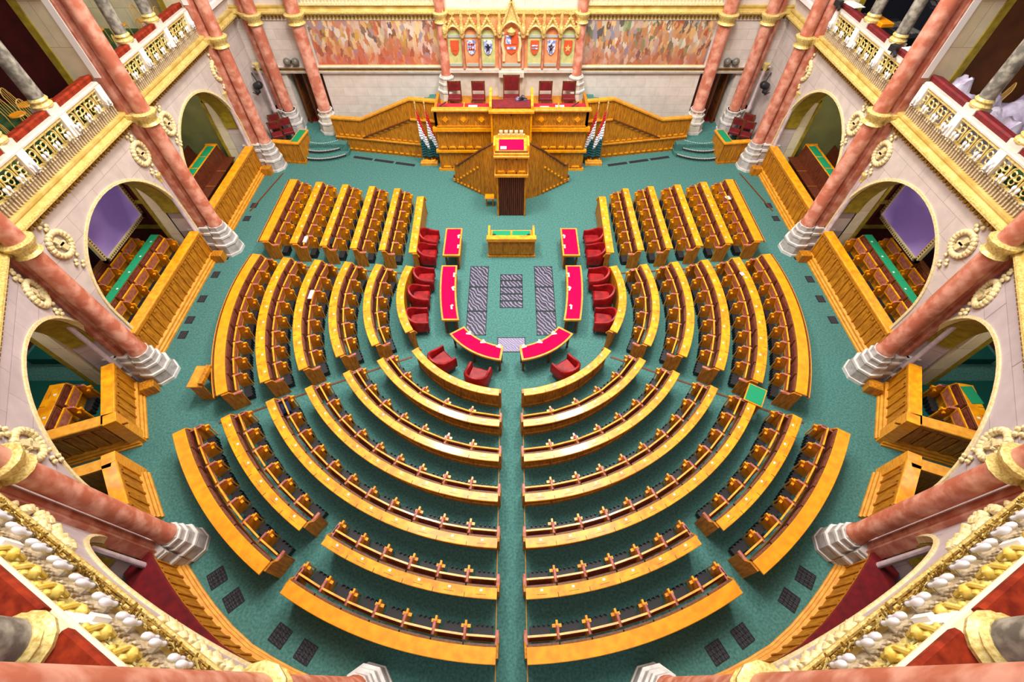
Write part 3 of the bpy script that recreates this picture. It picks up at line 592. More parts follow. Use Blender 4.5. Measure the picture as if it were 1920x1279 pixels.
def armchair():
    t = thing('armchair', 'x', 'chair'); m = MB()                  # faces +x
    m.bbox(-.3, .34, -.3, .3, .22, .46, .05); m.build('seat', 'velvet', t, 1, True)
    prof = []; m = MB(); N = 14; vs = []; fs = []
    for i in range(N + 1):
        f = i / N; a = PI * (.5 + f); straight = 0
        px, py = .36 * math.cos(a), .4 * math.sin(a)
        if f < .18: px = .36 - (f / .18) * .42; py = .4
        elif f > .82: px = .36 - ((1 - f) / .18) * .42; py = -.4
        else: a = PI * (.5 + (f - .18) / .64); px = -.06 + .36 * math.cos(a); py = .4 * math.sin(a)
        h = .64 + .26 * math.sin(PI * f) ** 2
        nx, ny = (px + .0, py); n = math.hypot(nx if abs(f - .5) < .32 else 0, ny) or 1; ix = -(nx if abs(f - .5) < .32 else 0) / n; iy = -ny / n
        th = .11
        vs += [(px, py, .2), (px, py, h - .04), (px + ix * .03, py + iy * .03, h), (px + ix * (th - .02), py + iy * (th - .02), h), (px + ix * th, py + iy * th, h - .05), (px + ix * th, py + iy * th, .2)]
    for i in range(N):
        for j in range(6): fs.append((6 * i + j, 6 * i + (j + 1) % 6, 6 * i + 6 + (j + 1) % 6, 6 * i + 6 + j))
    fs += [tuple(range(6)), tuple(range(6 * N, 6 * N + 6))]
    m.add(vs, fs); m.build('backrest', 'velvet', t, 1, True)
    for sx in (-.26, .3):
        for sy in (-.3, .3): m = MB(); m.lathe([(.02, 0), (.03, .22)], 8, T(sx, sy)); m.build('leg', 'black', t)
    return t
ac = armchair()
for S, sd in SIDES:
    L_ = [(-3.4, 14.75, -.05), (-3.38, 13.85, .0), (-3.33, 12.48, .05), (-3.4, 11.55, .05), (-3.33, 10.42, .15)]
    for i, (x, y, a) in enumerate(L_):
        place(ac, (x * S, y, 0), side_rz(S, a), 'red velvet armchair, %s from the rostrum in the %s row' % (ORD[i + 1], sd), 'red velvet armchairs')
for i, (x, y, a, lab) in enumerate(((-2.35, 8.64, .75, 'red velvet armchair near the diagonal aisle, behind the left curved table'), (-1.12, 8.02, 1.25, 'red velvet armchair nearest the centre aisle, behind the left curved table'), (1.83, 8.31, PI - .95, 'lone red velvet armchair behind the right curved table'))):
    place(ac, (x, y, 0), a, lab, 'red velvet armchairs')
# clerks' desk
t = thing('clerk_desk', 'wooden desk with two green inset tops, in front of the rostrum', 'desk', (0, 14.55, 0))
m = MB(); m.box(-.95, .95, 14.2, 14.28, 0, .86)
for x in (-.93, -.32, .29): m.box(x + .04, x + .6, 14.18, 14.2, .12, .7); m.box(x + .08, x + .56, 14.165, 14.18, .16, .62)
m.box(-.98, .98, 14.14, 14.3, 0, .07); m.build('front_panel', 'wood_front', t)
m = MB(); m.bbox(-1.0, 1.0, 14.12, 14.36, .85, 1.0, .02); m.build('ledge', 'wood', t)
m = MB(); m.box(-.93, .93, 14.36, 14.95, .72, .76); m.build('worktop', 'wood_pale', t)
for x0, x1 in ((-.78, -.04), (.04, .78)):
    m = MB(); m.box(x0, x1, 14.4, 14.9, .76, .775); m.build('green_inset', 'green', t)
for s_ in (-1, 1):
    m = MB(); m.prism([(14.3, 0), (14.3, .95), (14.95, 1.0), (15.02, .95), (15.02, 0)], (.9 * s_ - .04, .9 * s_ + .04), Matrix(((0, 0, 1, 0), (1, 0, 0, 0), (0, 1, 0, 0), (0, 0, 0, 1)))); m.build('side_panel', 'wood', t)
    m = MB(); m.box(.7 * s_ - .07, .7 * s_ + .07, 14.5, 14.62, .775, .83); m.tube([(.7 * s_, 14.56, .82), (.7 * s_, 14.5, 1.0)], .008, 5)
    tag(m.build('microphone', 'black'), 'small black desk microphone at the %s end of the green-inset desk' % ('right' if s_ > 0 else 'left'), 'microphone')
# floor grilles of the middle
def grille(x0, x1, y0, y1, mt, label, group, S=1, fr=.03):
    t = thing('floor_grille', label, 'grille', ((x0 + x1) / 2 * S, (y0 + y1) / 2, 0), group)
    m = MB(); m.box(x0 + fr, x1 - fr, y0 + fr, y1 - fr, 0, .012); m.build('grating', mt, t, S)
    m = MB()
    for a, b, c, d in ((x0, x1, y0, y0 + fr), (x0, x1, y1 - fr, y1), (x0, x0 + fr, y0, y1), (x1 - fr, x1, y0, y1)): m.box(a, b, c, d, 0, .016)
    m.build('frame', 'iron', t, S)
for S, sd in SIDES:
    for i, (y0, y1) in enumerate(((12.45, 13.6), (11.2, 12.43), (10.05, 11.18))):
        grille(-1.66, -.92, y0, y1, 'grille', 'dark patterned floor grille, %s from the clerk desk in the %s column' % (ORD[i + 1], sd), 'dark grilles in the middle floor', S)
for i in range(5):
    grille(-.44, .44, 11.36 + .36 * i, 11.70 + .36 * i, 'grille', 'dark patterned floor grille, %s from the near side in the middle column' % ORD[i + 1], 'dark grilles in the middle floor')
grille(-.5, .5, 9.3, 9.95, 'grille_pale', 'pale violet floor grille between the two curved red tables', None)
for S, sd in SIDES:
    for i, (x, y) in enumerate(((-12.0, 17.45), (-12.0, 16.5), (-12.0, 14.0), (-12.02, 12.96), (-12.02, 11.65), (-12.05, 10.6), (-12.0, 9.9))):
        if S == -1 and i == 3: y = 12.7
        if S == -1 and i == 6: continue
        grille(x, x + .28, y, y + .34, 'grille_floor', 'small black floor vent by the %s wall, %s from the rear' % (sd, ORD[i + 1]), 'small floor vents', S, .02)
    for i, (x, y, a) in enumerate(((-7.55, 2.0, .9), (-6.95, 1.5, .85), (-5.55, .75, .5), (-4.85, .42, .45))):
        M_ = T(x * S, y + .18, 0, a * -S); t = thing('floor_vent', 'square black floor vent behind the outermost %s bench, %s from the column' % (sd, ORD[i + 1]), 'grille', (0, 0, 0), 'square floor vents')
        m = MB(); m.box(-.2, .2, -.2, .2, 0, .012, 0, M_); m.build('grating', 'grille_floor', t)
        m = MB()
        for q in range(5): m.box(-.2, .2, -.21 + .1 * q, -.19 + .1 * q, .012, .02, 0, M_); m.box(-.21 + .1 * q, -.19 + .1 * q, -.2, .2, .012, .02, 0, M_)
        m.build('bars', 'black', t)
    for i in range(3):
        x0 = -8.1 + i * 1.12; p, q = (x0, 21.75 - i * .27), (x0 + 1.02, 21.75 - i * .27 - .24)
        a = math.atan2(q[1] - p[1], q[0] - p[0]); m = MB(); m.box(0, 1.02, -.09, .09, 0, .015, 0, T(p[0], p[1] - .1, 0, a))
        for j in range(12): m.box(.03 + j * .083, .06 + j * .083, -.08, .08, .015, .02, 1, T(p[0], p[1] - .1, 0, a))
        tag(m.build('floor_vent', ['grille_floor', 'black'], None, S), 'long narrow floor vent before the %s staircase, %s from the wall' % (sd, ORD[i + 1]), 'grille', 'long floor vents')
# side desk standing against the outermost bench, green flap on the right
t = thing('side_desk', 'small wooden side desk butted against the outermost left middle bench', 'desk', (-9.75, 7.75, 0))
m = MB(); m.bbox(-10.1, -9.62, 7.35, 8.15, .82, .87, .015); m.build('worktop', 'wood_pale', t)
m = MB(); m.box(-10.06, -9.62, 7.4, 7.44, 0, .82); m.box(-10.06, -9.62, 8.06, 8.1, 0, .82); m.box(-10.06, -10.0, 7.44, 8.06, .4, .82); m.box(-9.7, -9.55, 7.4, 8.1, .87, 1.0); m.build('case', 'wood_front', t)
t = thing('side_desk', 'small green-topped wooden desk beside the third right near bench', 'desk', (7.35, 7.05, 0))
M_ = T(7.4, 7.0, 0, -.55)
m = MB(); m.box(-.27, .27, -.34, .34, .96, 1.0, 0, M_); m.build('worktop', 'wood', t)
m = MB(); m.box(-.24, .24, -.31, .31, 1.0, 1.01, 0, M_); m.build('green_inset', 'green', t)
m = MB(); m.box(-.25, .25, .28, .32, 0, .96, 0, M_); m.box(.2, .25, -.3, .28, .3, .96, 0, M_); m.build('case', 'wood_front', t)
# loose things left on the benches
def loose(name, mt, pts, lab, cat, hh=.03, r=0):
    for (x, y, z, sx, sy), l in zip(pts, lab):
        m = MB(); m.bbox(-sx / 2, sx / 2, -sy / 2, sy / 2, 0, hh, hh * .4, 0, T(x, y, z, r)); tag(m.build(name, mt), l, cat)
loose('coat', 'navy' if 'navy' in MATS else 'device', [(-6.95, 6.75, .5, .3, .4)], ['dark blue coat left on the first seat of the left third near bench'], 'coat', .25, .5)
loose('paper_sheet', 'white', [(-7.19, 11.16, .96, .14, .42)], ['white papers on the third bowed bench, left middle block'], 'paper', .02)
loose('bag', 'black', [(-7.2, 14.2, .78, .12, .4)], ['dark bag hanging at the near seat of the third straight bench, left'], 'bag', .12)
loose('folder', 'stone_white', [(-8.3, 14.3, .78, .14, .36)], ['cream folder at the near seat of the second straight bench, left'], 'folder', .1)
loose('paper_sheet', 'white', [(9.55, 17.1, .78, .2, .25), (8.6, 12.2, .96, .14, .16)], ['white papers on the rear seat of the outermost straight right bench', 'small white sheet on the second bowed bench, right middle block'], 'paper', .02, .3)
loose('bag', 'cushion', [(6.1, 17.25, .7, .2, .25)], ['orange bag on the rear seat of the fourth straight right bench'], 'bag', .12)
# ================================================================== ROSTRUM AND STAIRCASES
def panelled(m, x0, x1, y, z0, z1, n, dp=.03, mi=0, scal=1):        # raised frames on a face looking towards -y
    w_ = (x1 - x0) / n
    for i in range(n + 1): m.box(x0 + i * w_ - .025, x0 + i * w_ + .025, y - dp, y, z0, z1, mi)
    m.box(x0, x1, y - dp, y, z1 - .06, z1, mi); m.box(x0, x1, y - dp, y, z0, z0 + .07, mi)
    for i in range(n):
        if scal: m.box(x0 + i * w_ + .08, x0 + (i + 1) * w_ - .08, y - dp * 1.6, y, z0 + .07, z0 + .12, mi + 1)
RD = thing('rostrum', 'tall carved wooden rostrum in the middle of the rear wall', 'rostrum', (0, 21.8, 0))
m = MB(); m.box(-3.5, 3.5, 20.5, 23.6, 0, 2.2); m.box(-3.5, 3.5, 20.5, 20.62, 2.2, 2.95); m.box(-3.5, -3.38, 20.5, 22.2, 2.2, 2.95); m.box(3.38, 3.5, 20.5, 22.2, 2.2, 2.95)
for s_ in (-1, 1):
    a, b = sorted((s_ * .95, s_ * 3.42))
    panelled(m, a, b, 20.5, .1, .95, 5, .04); panelled(m, a, b, 20.5, 1.12, 2.0, 6, .04); m.box(a, b, 20.43, 20.5, 2.2, 2.26)
    for j in range(3):
        c = a + (j + .5) * (b - a) / 3; m.box(c - .2, c + .2, -.02, .0, -.2, .2, 0, T(c, 20.5, 2.55) @ Matrix.Rotation(PI / 4, 4, 'Y') @ T(-c, 0, 0)); m.box(c - .1, c + .1, -.05, .0, -.1, .1, 1, T(c, 20.5, 2.55) @ Matrix.Rotation(PI / 4, 4, 'Y') @ T(-c, 0, 0))
        m.box(c - .36, c - .33, 20.47, 20.5, 2.3, 2.85)
m.build('body', ['wood_front', 'wood'], RD)
m = MB()
for z, d, h in ((.0, .08, .1), (.97, .1, .1), (2.02, .12, .16)): m.box(-3.5 - d, 3.5 + d, 20.5 - d, 20.6, z, z + h)
m.build('moulding', 'wood', RD)
m = MB(); m.bbox(-3.58, 3.58, 20.36, 20.66, 2.95, 3.03, .02); m.build('top_rail', 'wood_pale', RD)
for a, b in ((-3.38, -.95), (.95, 3.38)): m = MB(); m.box(a, b, 20.66, 21.25, 2.84, 2.9); m.build('side_desk_cloth', 'table_dim', RD)
m = MB()
for x in (-2.15, 2.15): m.box(x - .03, x + .03, 20.66, 21.25, 2.9, 2.95)
m.build('divider', 'wood', RD)
PD = thing('president_desk', 'raised carved desk with red top at the centre of the rostrum', 'desk', (0, 20.3, 2))
m = MB(); m.box(-.9, .9, 20.05, 20.5, 1.1, 3.1); panelled(m, -.86, .86, 20.05, 1.9, 3.0, 2, .03, 0, 0); m.box(-.92, -.84, 20.0, 20.1, 1.1, 3.1, 1); m.box(.84, .92, 20.0, 20.1, 1.1, 3.1, 1); m.box(-.75, .75, 20.14, 20.2, 1.1, 1.85); m.build('front_panel', ['wood_front', 'wood'], PD)
m = MB(); m.box(-1.0, 1.0, 19.92, 20.3, 3.08, 3.16); m.build('ledge', 'wood_pale', PD)
for s_ in (-1, 1):
    a, b = sorted((s_ * .86, s_ * .97)); m = MB(); m.prism([(20.12, 3.16), (20.12, 3.3), (20.9, 3.55), (21.2, 3.62), (21.2, 2.2), (20.5, 2.2)], (a, b), Matrix(((0, 0, 1, 0), (1, 0, 0, 0), (0, 1, 0, 0), (0, 0, 0, 1)))); m.build('side_panel', 'wood', PD)
m = MB(); m.box(-.86, .86, 0, .5, 0, .04, 0, T(0, 20.22, 3.17) @ Matrix.Rotation(.25, 4, 'X')); m.build('cloth', 'velvet_dark', PD)
# speaker's pulpit
SP = thing('pulpit', 'narrow projecting pulpit with bright red desk top before the rostrum', 'pulpit', (0, 17.2, 0))
m = MB()
for x in (-.63, .55): m.box(x, x + .08, 16.85, 16.95, 0, 2.05)
m.box(-.63, -.55, 16.95, 18.6, 0, 2.05); m.box(.55, .63, 16.95, 18.6, 0, 2.05); m.build('post', 'wood_front', SP)
m = MB(); m.box(-.55, .55, 16.92, 16.96, .02, 2.0)
for i in range(12): m.lathe([(.045, .02), (.045, 2.0)], 8, T(-.5 + i * .09, 16.92))
m.build('curtain', 'wood_red', SP, 1, True)
m = MB(); m.box(-.7, .7, 16.78, 18.6, 2.0, 2.1); m.build('lower_ledge', 'wood_pale', SP)
m = MB(); m.box(-.66, .66, 16.9, 18.6, 2.1, 2.85); panelled(m, -.64, .64, 16.9, 2.12, 2.8, 3, .03); m.build('front_panel', ['wood_front', 'wood'], SP)
m = MB(); m.bbox(-.72, .72, 16.8, 17.0, 2.85, 2.93, .015); m.bbox(-.7, .7, 16.86, 17.05, 2.95, 3.02, .015); m.build('ledge', 'wood_pale', SP)
m = MB(); m.box(-.66, .66, 16.92, 17.0, 2.9, 3.06); m.build('upper_panel', 'wood_dark', SP)
m = MB(); m.box(-.68, .68, 0, .72, -.02, .02, 0, T(0, 17.0, 3.0) @ Matrix.Rotation(.3, 4, 'X')); m.build('desk_board', 'wood', SP)
m = MB(); m.box(-.5, .5, .08, .62, .02, .035, 0, T(0, 17.0, 3.0) @ Matrix.Rotation(.3, 4, 'X')); m.build('cloth', 'table_red', SP)
m = MB(); m.box(-.72, -.64, 17.0, 17.75, 2.85, 3.28); m.box(.64, .72, 17.0, 17.75, 2.85, 3.28); m.build('cheek', 'wood', SP)
m = MB(); m.box(-.44, -.2, .12, .26, .036, .045, 0, T(0, 17.0, 3.0) @ Matrix.Rotation(.3, 4, 'X')); tag(m.build('paper_sheet', 'white'), 'white paper lying on the red pulpit top', 'paper')
t = thing('pulpit_crest', 'row of small carved pale battlements behind the pulpit', 'carving', (0, 19.0, 2.4))
m = MB(); m.box(-.7, .7, 18.9, 19.2, 2.1, 2.5); m.build('base', 'wood', t)
m = MB(); m.box(-.58, .58, 18.92, 19.12, 2.5, 2.62)
for i in range(5): m.box(-.52 + i * .22, -.38 + i * .22, 18.94, 19.08, 2.62, 2.8)
m.build('battlement', 'gold_pale', t)
m = MB(); m.box(-1.35, -.8, 17.62, 17.9, .42, .47); m.box(-1.32, -1.26, 17.65, 17.7, 0, .42); m.box(-.9, -.84, 17.65, 17.7, 0, .42); m.box(-1.32, -1.26, 17.83, 17.88, 0, .42); m.box(-.9, -.84, 17.83, 17.88, 0, .42)
t = thing('stool', 'small yellow wooden stool beside the pulpit foot', 'stool', (-1.0, 17.75, 0))
mm_ = MB(); mm_.bbox(-1.2, -.78, 17.5, 17.85, .42, .47, .01); mm_.build('seat', 'wood', t)
for x in (-1.16, -.86):
    for y in (17.54, 17.78): q = MB(); q.box(x, x + .04, y, y + .04, 0, .42); q.build('leg', 'wood_front', t)
for S, sd in SIDES:
    t = thing('pulpit_stair', 'panelled curved stair up to the pulpit on the %s' % sd, 'staircase', (-1.8 * S, 18.9, 0))
    pth = line_path((-2.65, 19.4), (-1.25, 18.35), 2, (0, 12)); p2 = line_path((-1.25, 18.35), (-.66, 18.15), 2, (0, 12))
    (ax, ay, nx, ny), (bx, by, _, _) = pth; zz = [(0, .98), (1, 2.35)]
    m = MB(); vs = []
    N = 8
    for i in range(N + 1):
        f = i / N; x, y = ax + (bx - ax) * f, ay + (by - ay) * f; z = .98 + (2.35 - .98) * max(0, (f - .1) / .9)
        vs += [(x, y, 0), (x, y, z), (x - nx * .12, y - ny * .12, z), (x - nx * .12, y - ny * .12, 0)]
    vs += [(-.66, 18.1, 0), (-.66, 18.1, 2.75), (-.66, 18.22, 2.75), (-.66, 18.22, 0)]
    fs = []
    for i in range(N + 1):
        for j in range(4): fs.append((4 * i + j, 4 * i + (j + 1) % 4, 4 * i + 4 + (j + 1) % 4, 4 * i + 4 + j))
    fs.append((0, 1, 2, 3)); m.add(vs, fs)
    for i in range(N + 1):
        f = i / N; x, y = ax + (bx - ax) * f, ay + (by - ay) * f; z = .98 + (2.35 - .98) * max(0, (f - .1) / .9); M_ = Matrix(((ny, nx, 0, x), (-nx, ny, 0, y), (0, 0, 1, 0), (0, 0, 0, 1)))
        m.box(-.02, .02, 0, .03, .08, z - .05, 0, M_); zb_ = max(0, z - .98) + .08
        if i < N: m.box(.04, .14, 0, .05, .1, .16, 1, M_); m.box(.04, .14, 0, .05, zb_ + .08, zb_ + .14, 1, M_)
    m.build('side_panel', ['wood_front', 'wood'], t, S)
    g = MB(); g.tube([(ax, ay, 1.0), (ax + (bx - ax) * .1, ay + (by - ay) * .1, 1.0), (bx, by, 2.37), (-.66, 18.15, 2.77)], .05, 6); g.build('handrail', 'wood_dark', t, S)
    m = MB()
    for i in range(7): f = i / 7; x, y = ax + (bx - ax) * f, ay + (by - ay) * f; m.box(-.0, .3, -1.2, -.12, 0, .22 * (i + 1), 0, Matrix(((ny, nx, 0, x), (-nx, ny, 0, y), (0, 0, 1, 0), (0, 0, 0, 1))))
    m.build('treads', 'wood_dark', t, S)
    # long staircase wing
    t = thing('staircase_wing', 'long panelled staircase balustrade climbing to the rostrum on the %s' % sd, 'staircase', (-6 * S, 22, 0))
    yf = lambda x: 22.25 + (x + 8.4) * (-.18)
    out = [(-8.95, .0), (-8.95, 1.62), (-7.4, 1.66), (-4.75, 2.86), (-3.5, 2.86), (-3.5, 0)]
    m = MB(); V = [(x, yf(x), z) for x, z in out] + [(x, yf(x) + .14, z) for x, z in out]
    m.add(V, [tuple(range(6)), tuple(range(6, 12))] + [(i, (i + 1) % 6, 6 + (i + 1) % 6, 6 + i) for i in range(6)])
    for i in range(18):
        x = -8.75 + i * .3; zt = 1.6 if x < -7.4 else min(1.66 + (x + 7.4) * .453, 2.86); zb_ = max(.78, zt - .92)
        m.box(x - .02, x + .02, yf(x) - .03, yf(x), .1, .66); m.box(x - .02, x + .02, yf(x) - .03, yf(x), zb_, zt - .05)
        m.box(x + .06, x + .24, yf(x) - .06, yf(x), .12, .18, 1); m.box(x + .06, x + .24, yf(x) - .06, yf(x), zb_ + .06, zb_ + .13, 1)
        if zb_ > 1.0: m.box(x + .06, x + .24, yf(x) - .05, yf(x), .84, .9, 1)
    m.build('side_panel', ['wood_front', 'wood'], t, S)
    g = MB()
    for (x0, z0), (x1, z1) in (((-8.95, 1.64), (-7.4, 1.68)), ((-7.4, 1.68), (-4.75, 2.88)), ((-4.75, 2.88), (-3.5, 2.88))):
        V = [(x, yf(x) + dy, z + dz) for x, z in ((x0, z0), (x1, z1)) for dy, dz in ((-.06, 0), (-.06, .07), (.2, .07), (.2, 0))]; g.add(V, [(0, 1, 2, 3), (4, 5, 6, 7), (0, 1, 5, 4), (1, 2, 6, 5), (2, 3, 7, 6), (3, 0, 4, 7)])
    g.build('top_rail', 'wood_pale', t, S)
    g = MB()
    for (x0, z0), (x1, z1), mi in (((-8.95, .72), (-3.5, .72), 0), ((-7.5, .78), (-4.85, 1.96), 1), ((-4.85, 1.96), (-3.5, 1.96), 0)):
        V = [(x, yf(x) + dy, z + dz) for x, z in ((x0, z0), (x1, z1)) for dy, dz in ((-.07, 0), (-.07, .06), (.02, .06), (.02, 0))]; g.add(V, [(0, 1, 2, 3), (4, 5, 6, 7), (0, 1, 5, 4), (1, 2, 6, 5), (2, 3, 7, 6), (3, 0, 4, 7)], mi)
    g.build('moulding', ['wood_pale', 'wood_dark'], t, S)
    m = MB()
    for i in range(12): m.box(-7.4 + i * .3, -3.5, 22.5, 23.6, 0, .55 + .14 * (i + 1))
    m.build('steps', 'carpet', t, S)
    # flags
    b = thing('flag_stand', 'pale wooden flag base on the %s of the rostrum' % sd, 'flag stand', (-4.15 * S, 21.0, 0)); m = MB(); m.bbox(-4.55, -3.7, 20.85, 21.15, 0, .16, .02); m.build('base', 'wood_pale', b, S)
    m = MB(); m.bbox(-4.45, -3.8, 20.9, 21.1, .16, .24, .02); m.build('plinth', 'wood', b, S)
    for j, x in enumerate((-4.4, -3.98)):
        t = thing('flag', 'red white and green flag on the %s, %s the rostrum' % (sd, 'nearer' if j else 'farther from'), 'flag', (x * S, 21.0, .2), 'flags beside the rostrum')
        m = MB(); m.tube([(x, 21.0, .2), (x, 21.05, 2.95)], .018, 6); m.build('pole', 'gold_pale', t, S)
        m = MB(); m.lathe([(.01, 0), (.04, .05), (.001, .2)], 6, T(x, 21.05, 2.95)); m.build('finial', 'gold', t, S)
        m = MB(); N = 8; H = 18; VS = []
        for a in range(H + 1):
            f = a / H; zc = 2.75 - 2.35 * f; wd = .1 + .42 * f
            for b_ in range(N + 1):
                g_ = b_ / N; VS.append((x + (wd * g_ if True else 0), 21.03 - .05 * math.sin(g_ * 9 + f * 2) * (.4 + f) - .06 * f, zc - .25 * g_ * (1 - f)))
        for a in range(H):
            for b_ in range(N):
                i = a * (N + 1) + b_; d_ = (a / H) * .75 + (1 - b_ / N) * .0 + .25 * (b_ / N) * 0
                band = (a / H) + .22 * (1 - 2 * (b_ / N)) * .7
                m.add([VS[i], VS[i + 1], VS[i + N + 2], VS[i + N + 1]], [(0, 1, 2, 3)], 0 if band < .33 else (1 if band < .68 else 2))
        bm_ = m.build('cloth', ['flag_red', 'flag_white', 'flag_green'], t, S, True); sm = bm_.modifiers.new('thick', 'SOLIDIFY'); sm.thickness = .012
# chairs on the rostrum
def high_chair(label, w_, h, x, y, z, group=None, mt='velvet_dark', rz=0):
    t = thing('dais_chair', label, 'chair', (x, y, z), group); M_ = T(x, y, z, rz)
    m = MB(); m.bbox(-w_ / 2, w_ / 2, -.25, .25, .38, .5, .03, 0, M_); m.build('seat', mt, t)
    m = MB(); m.bbox(-w_ / 2 + .03, w_ / 2 - .03, .22, .28, .66, h - .04, .02, 0, M_); m.build('backrest', mt, t)
    m = MB()
    for a in (-1, 1): m.box(a * w_ / 2 - .025, a * w_ / 2 + .025, .22, .28, 0, h, 0, M_); m.box(a * w_ / 2 - .025, a * w_ / 2 + .025, -.25, -.2, 0, .4, 0, M_)
    m.box(-w_ / 2, w_ / 2, .22, .28, h - .05, h, 0, M_); m.build('frame', 'wood_dark', t)
    return t
for x, l in ((-2.75, 'outer left'), (-1.6, 'inner left'), (1.65, 'inner right'), (2.78, 'outer right')):
    high_chair('dark red upholstered chair, %s on the rostrum' % l, .6, 1.08, x, 22.7, 2.05, 'red chairs on the rostrum')
high_chair('tall red throne-like chair in the middle of the rostrum', .74, 1.35, 0, 22.6, 2.1)
for x, l in ((-3.1, 'left'), (2.9, 'right')):
    m = MB(); m.box(x - .25, x + .25, 20.8, 20.88, 2.9, 2.94, 0); m.tube([(x - .2, 20.84, 2.93), (x + .15, 20.95, 3.1)], .025, 6); tag(m.build('microphone', 'black'), 'black microphone on the far %s end of the rostrum desk' % l, 'microphone')
m = MB(); m.ball((.5, 20.7, 3.42), .1, 8); m.ball((.3, 20.75, 3.36), .08, 8); m.box(.2, .7, 20.6, 20.8, 3.28, 3.36); tag(m.build('telephone', 'device'), 'dark telephone and microphones on the central red desk', 'device')
for x, y, l in ((-1.75, 20.95, 'near the left inner chair'), (2.2, 20.95, 'on the right'), (1.5, 20.85, 'near the right inner chair')):
    m = MB(); m.box(x - .2, x + .2, y - .08, y + .1, 2.9, 2.92); tag(m.build('paper_sheet', 'white'), 'white papers on the rostrum desk %s' % l, 'paper')
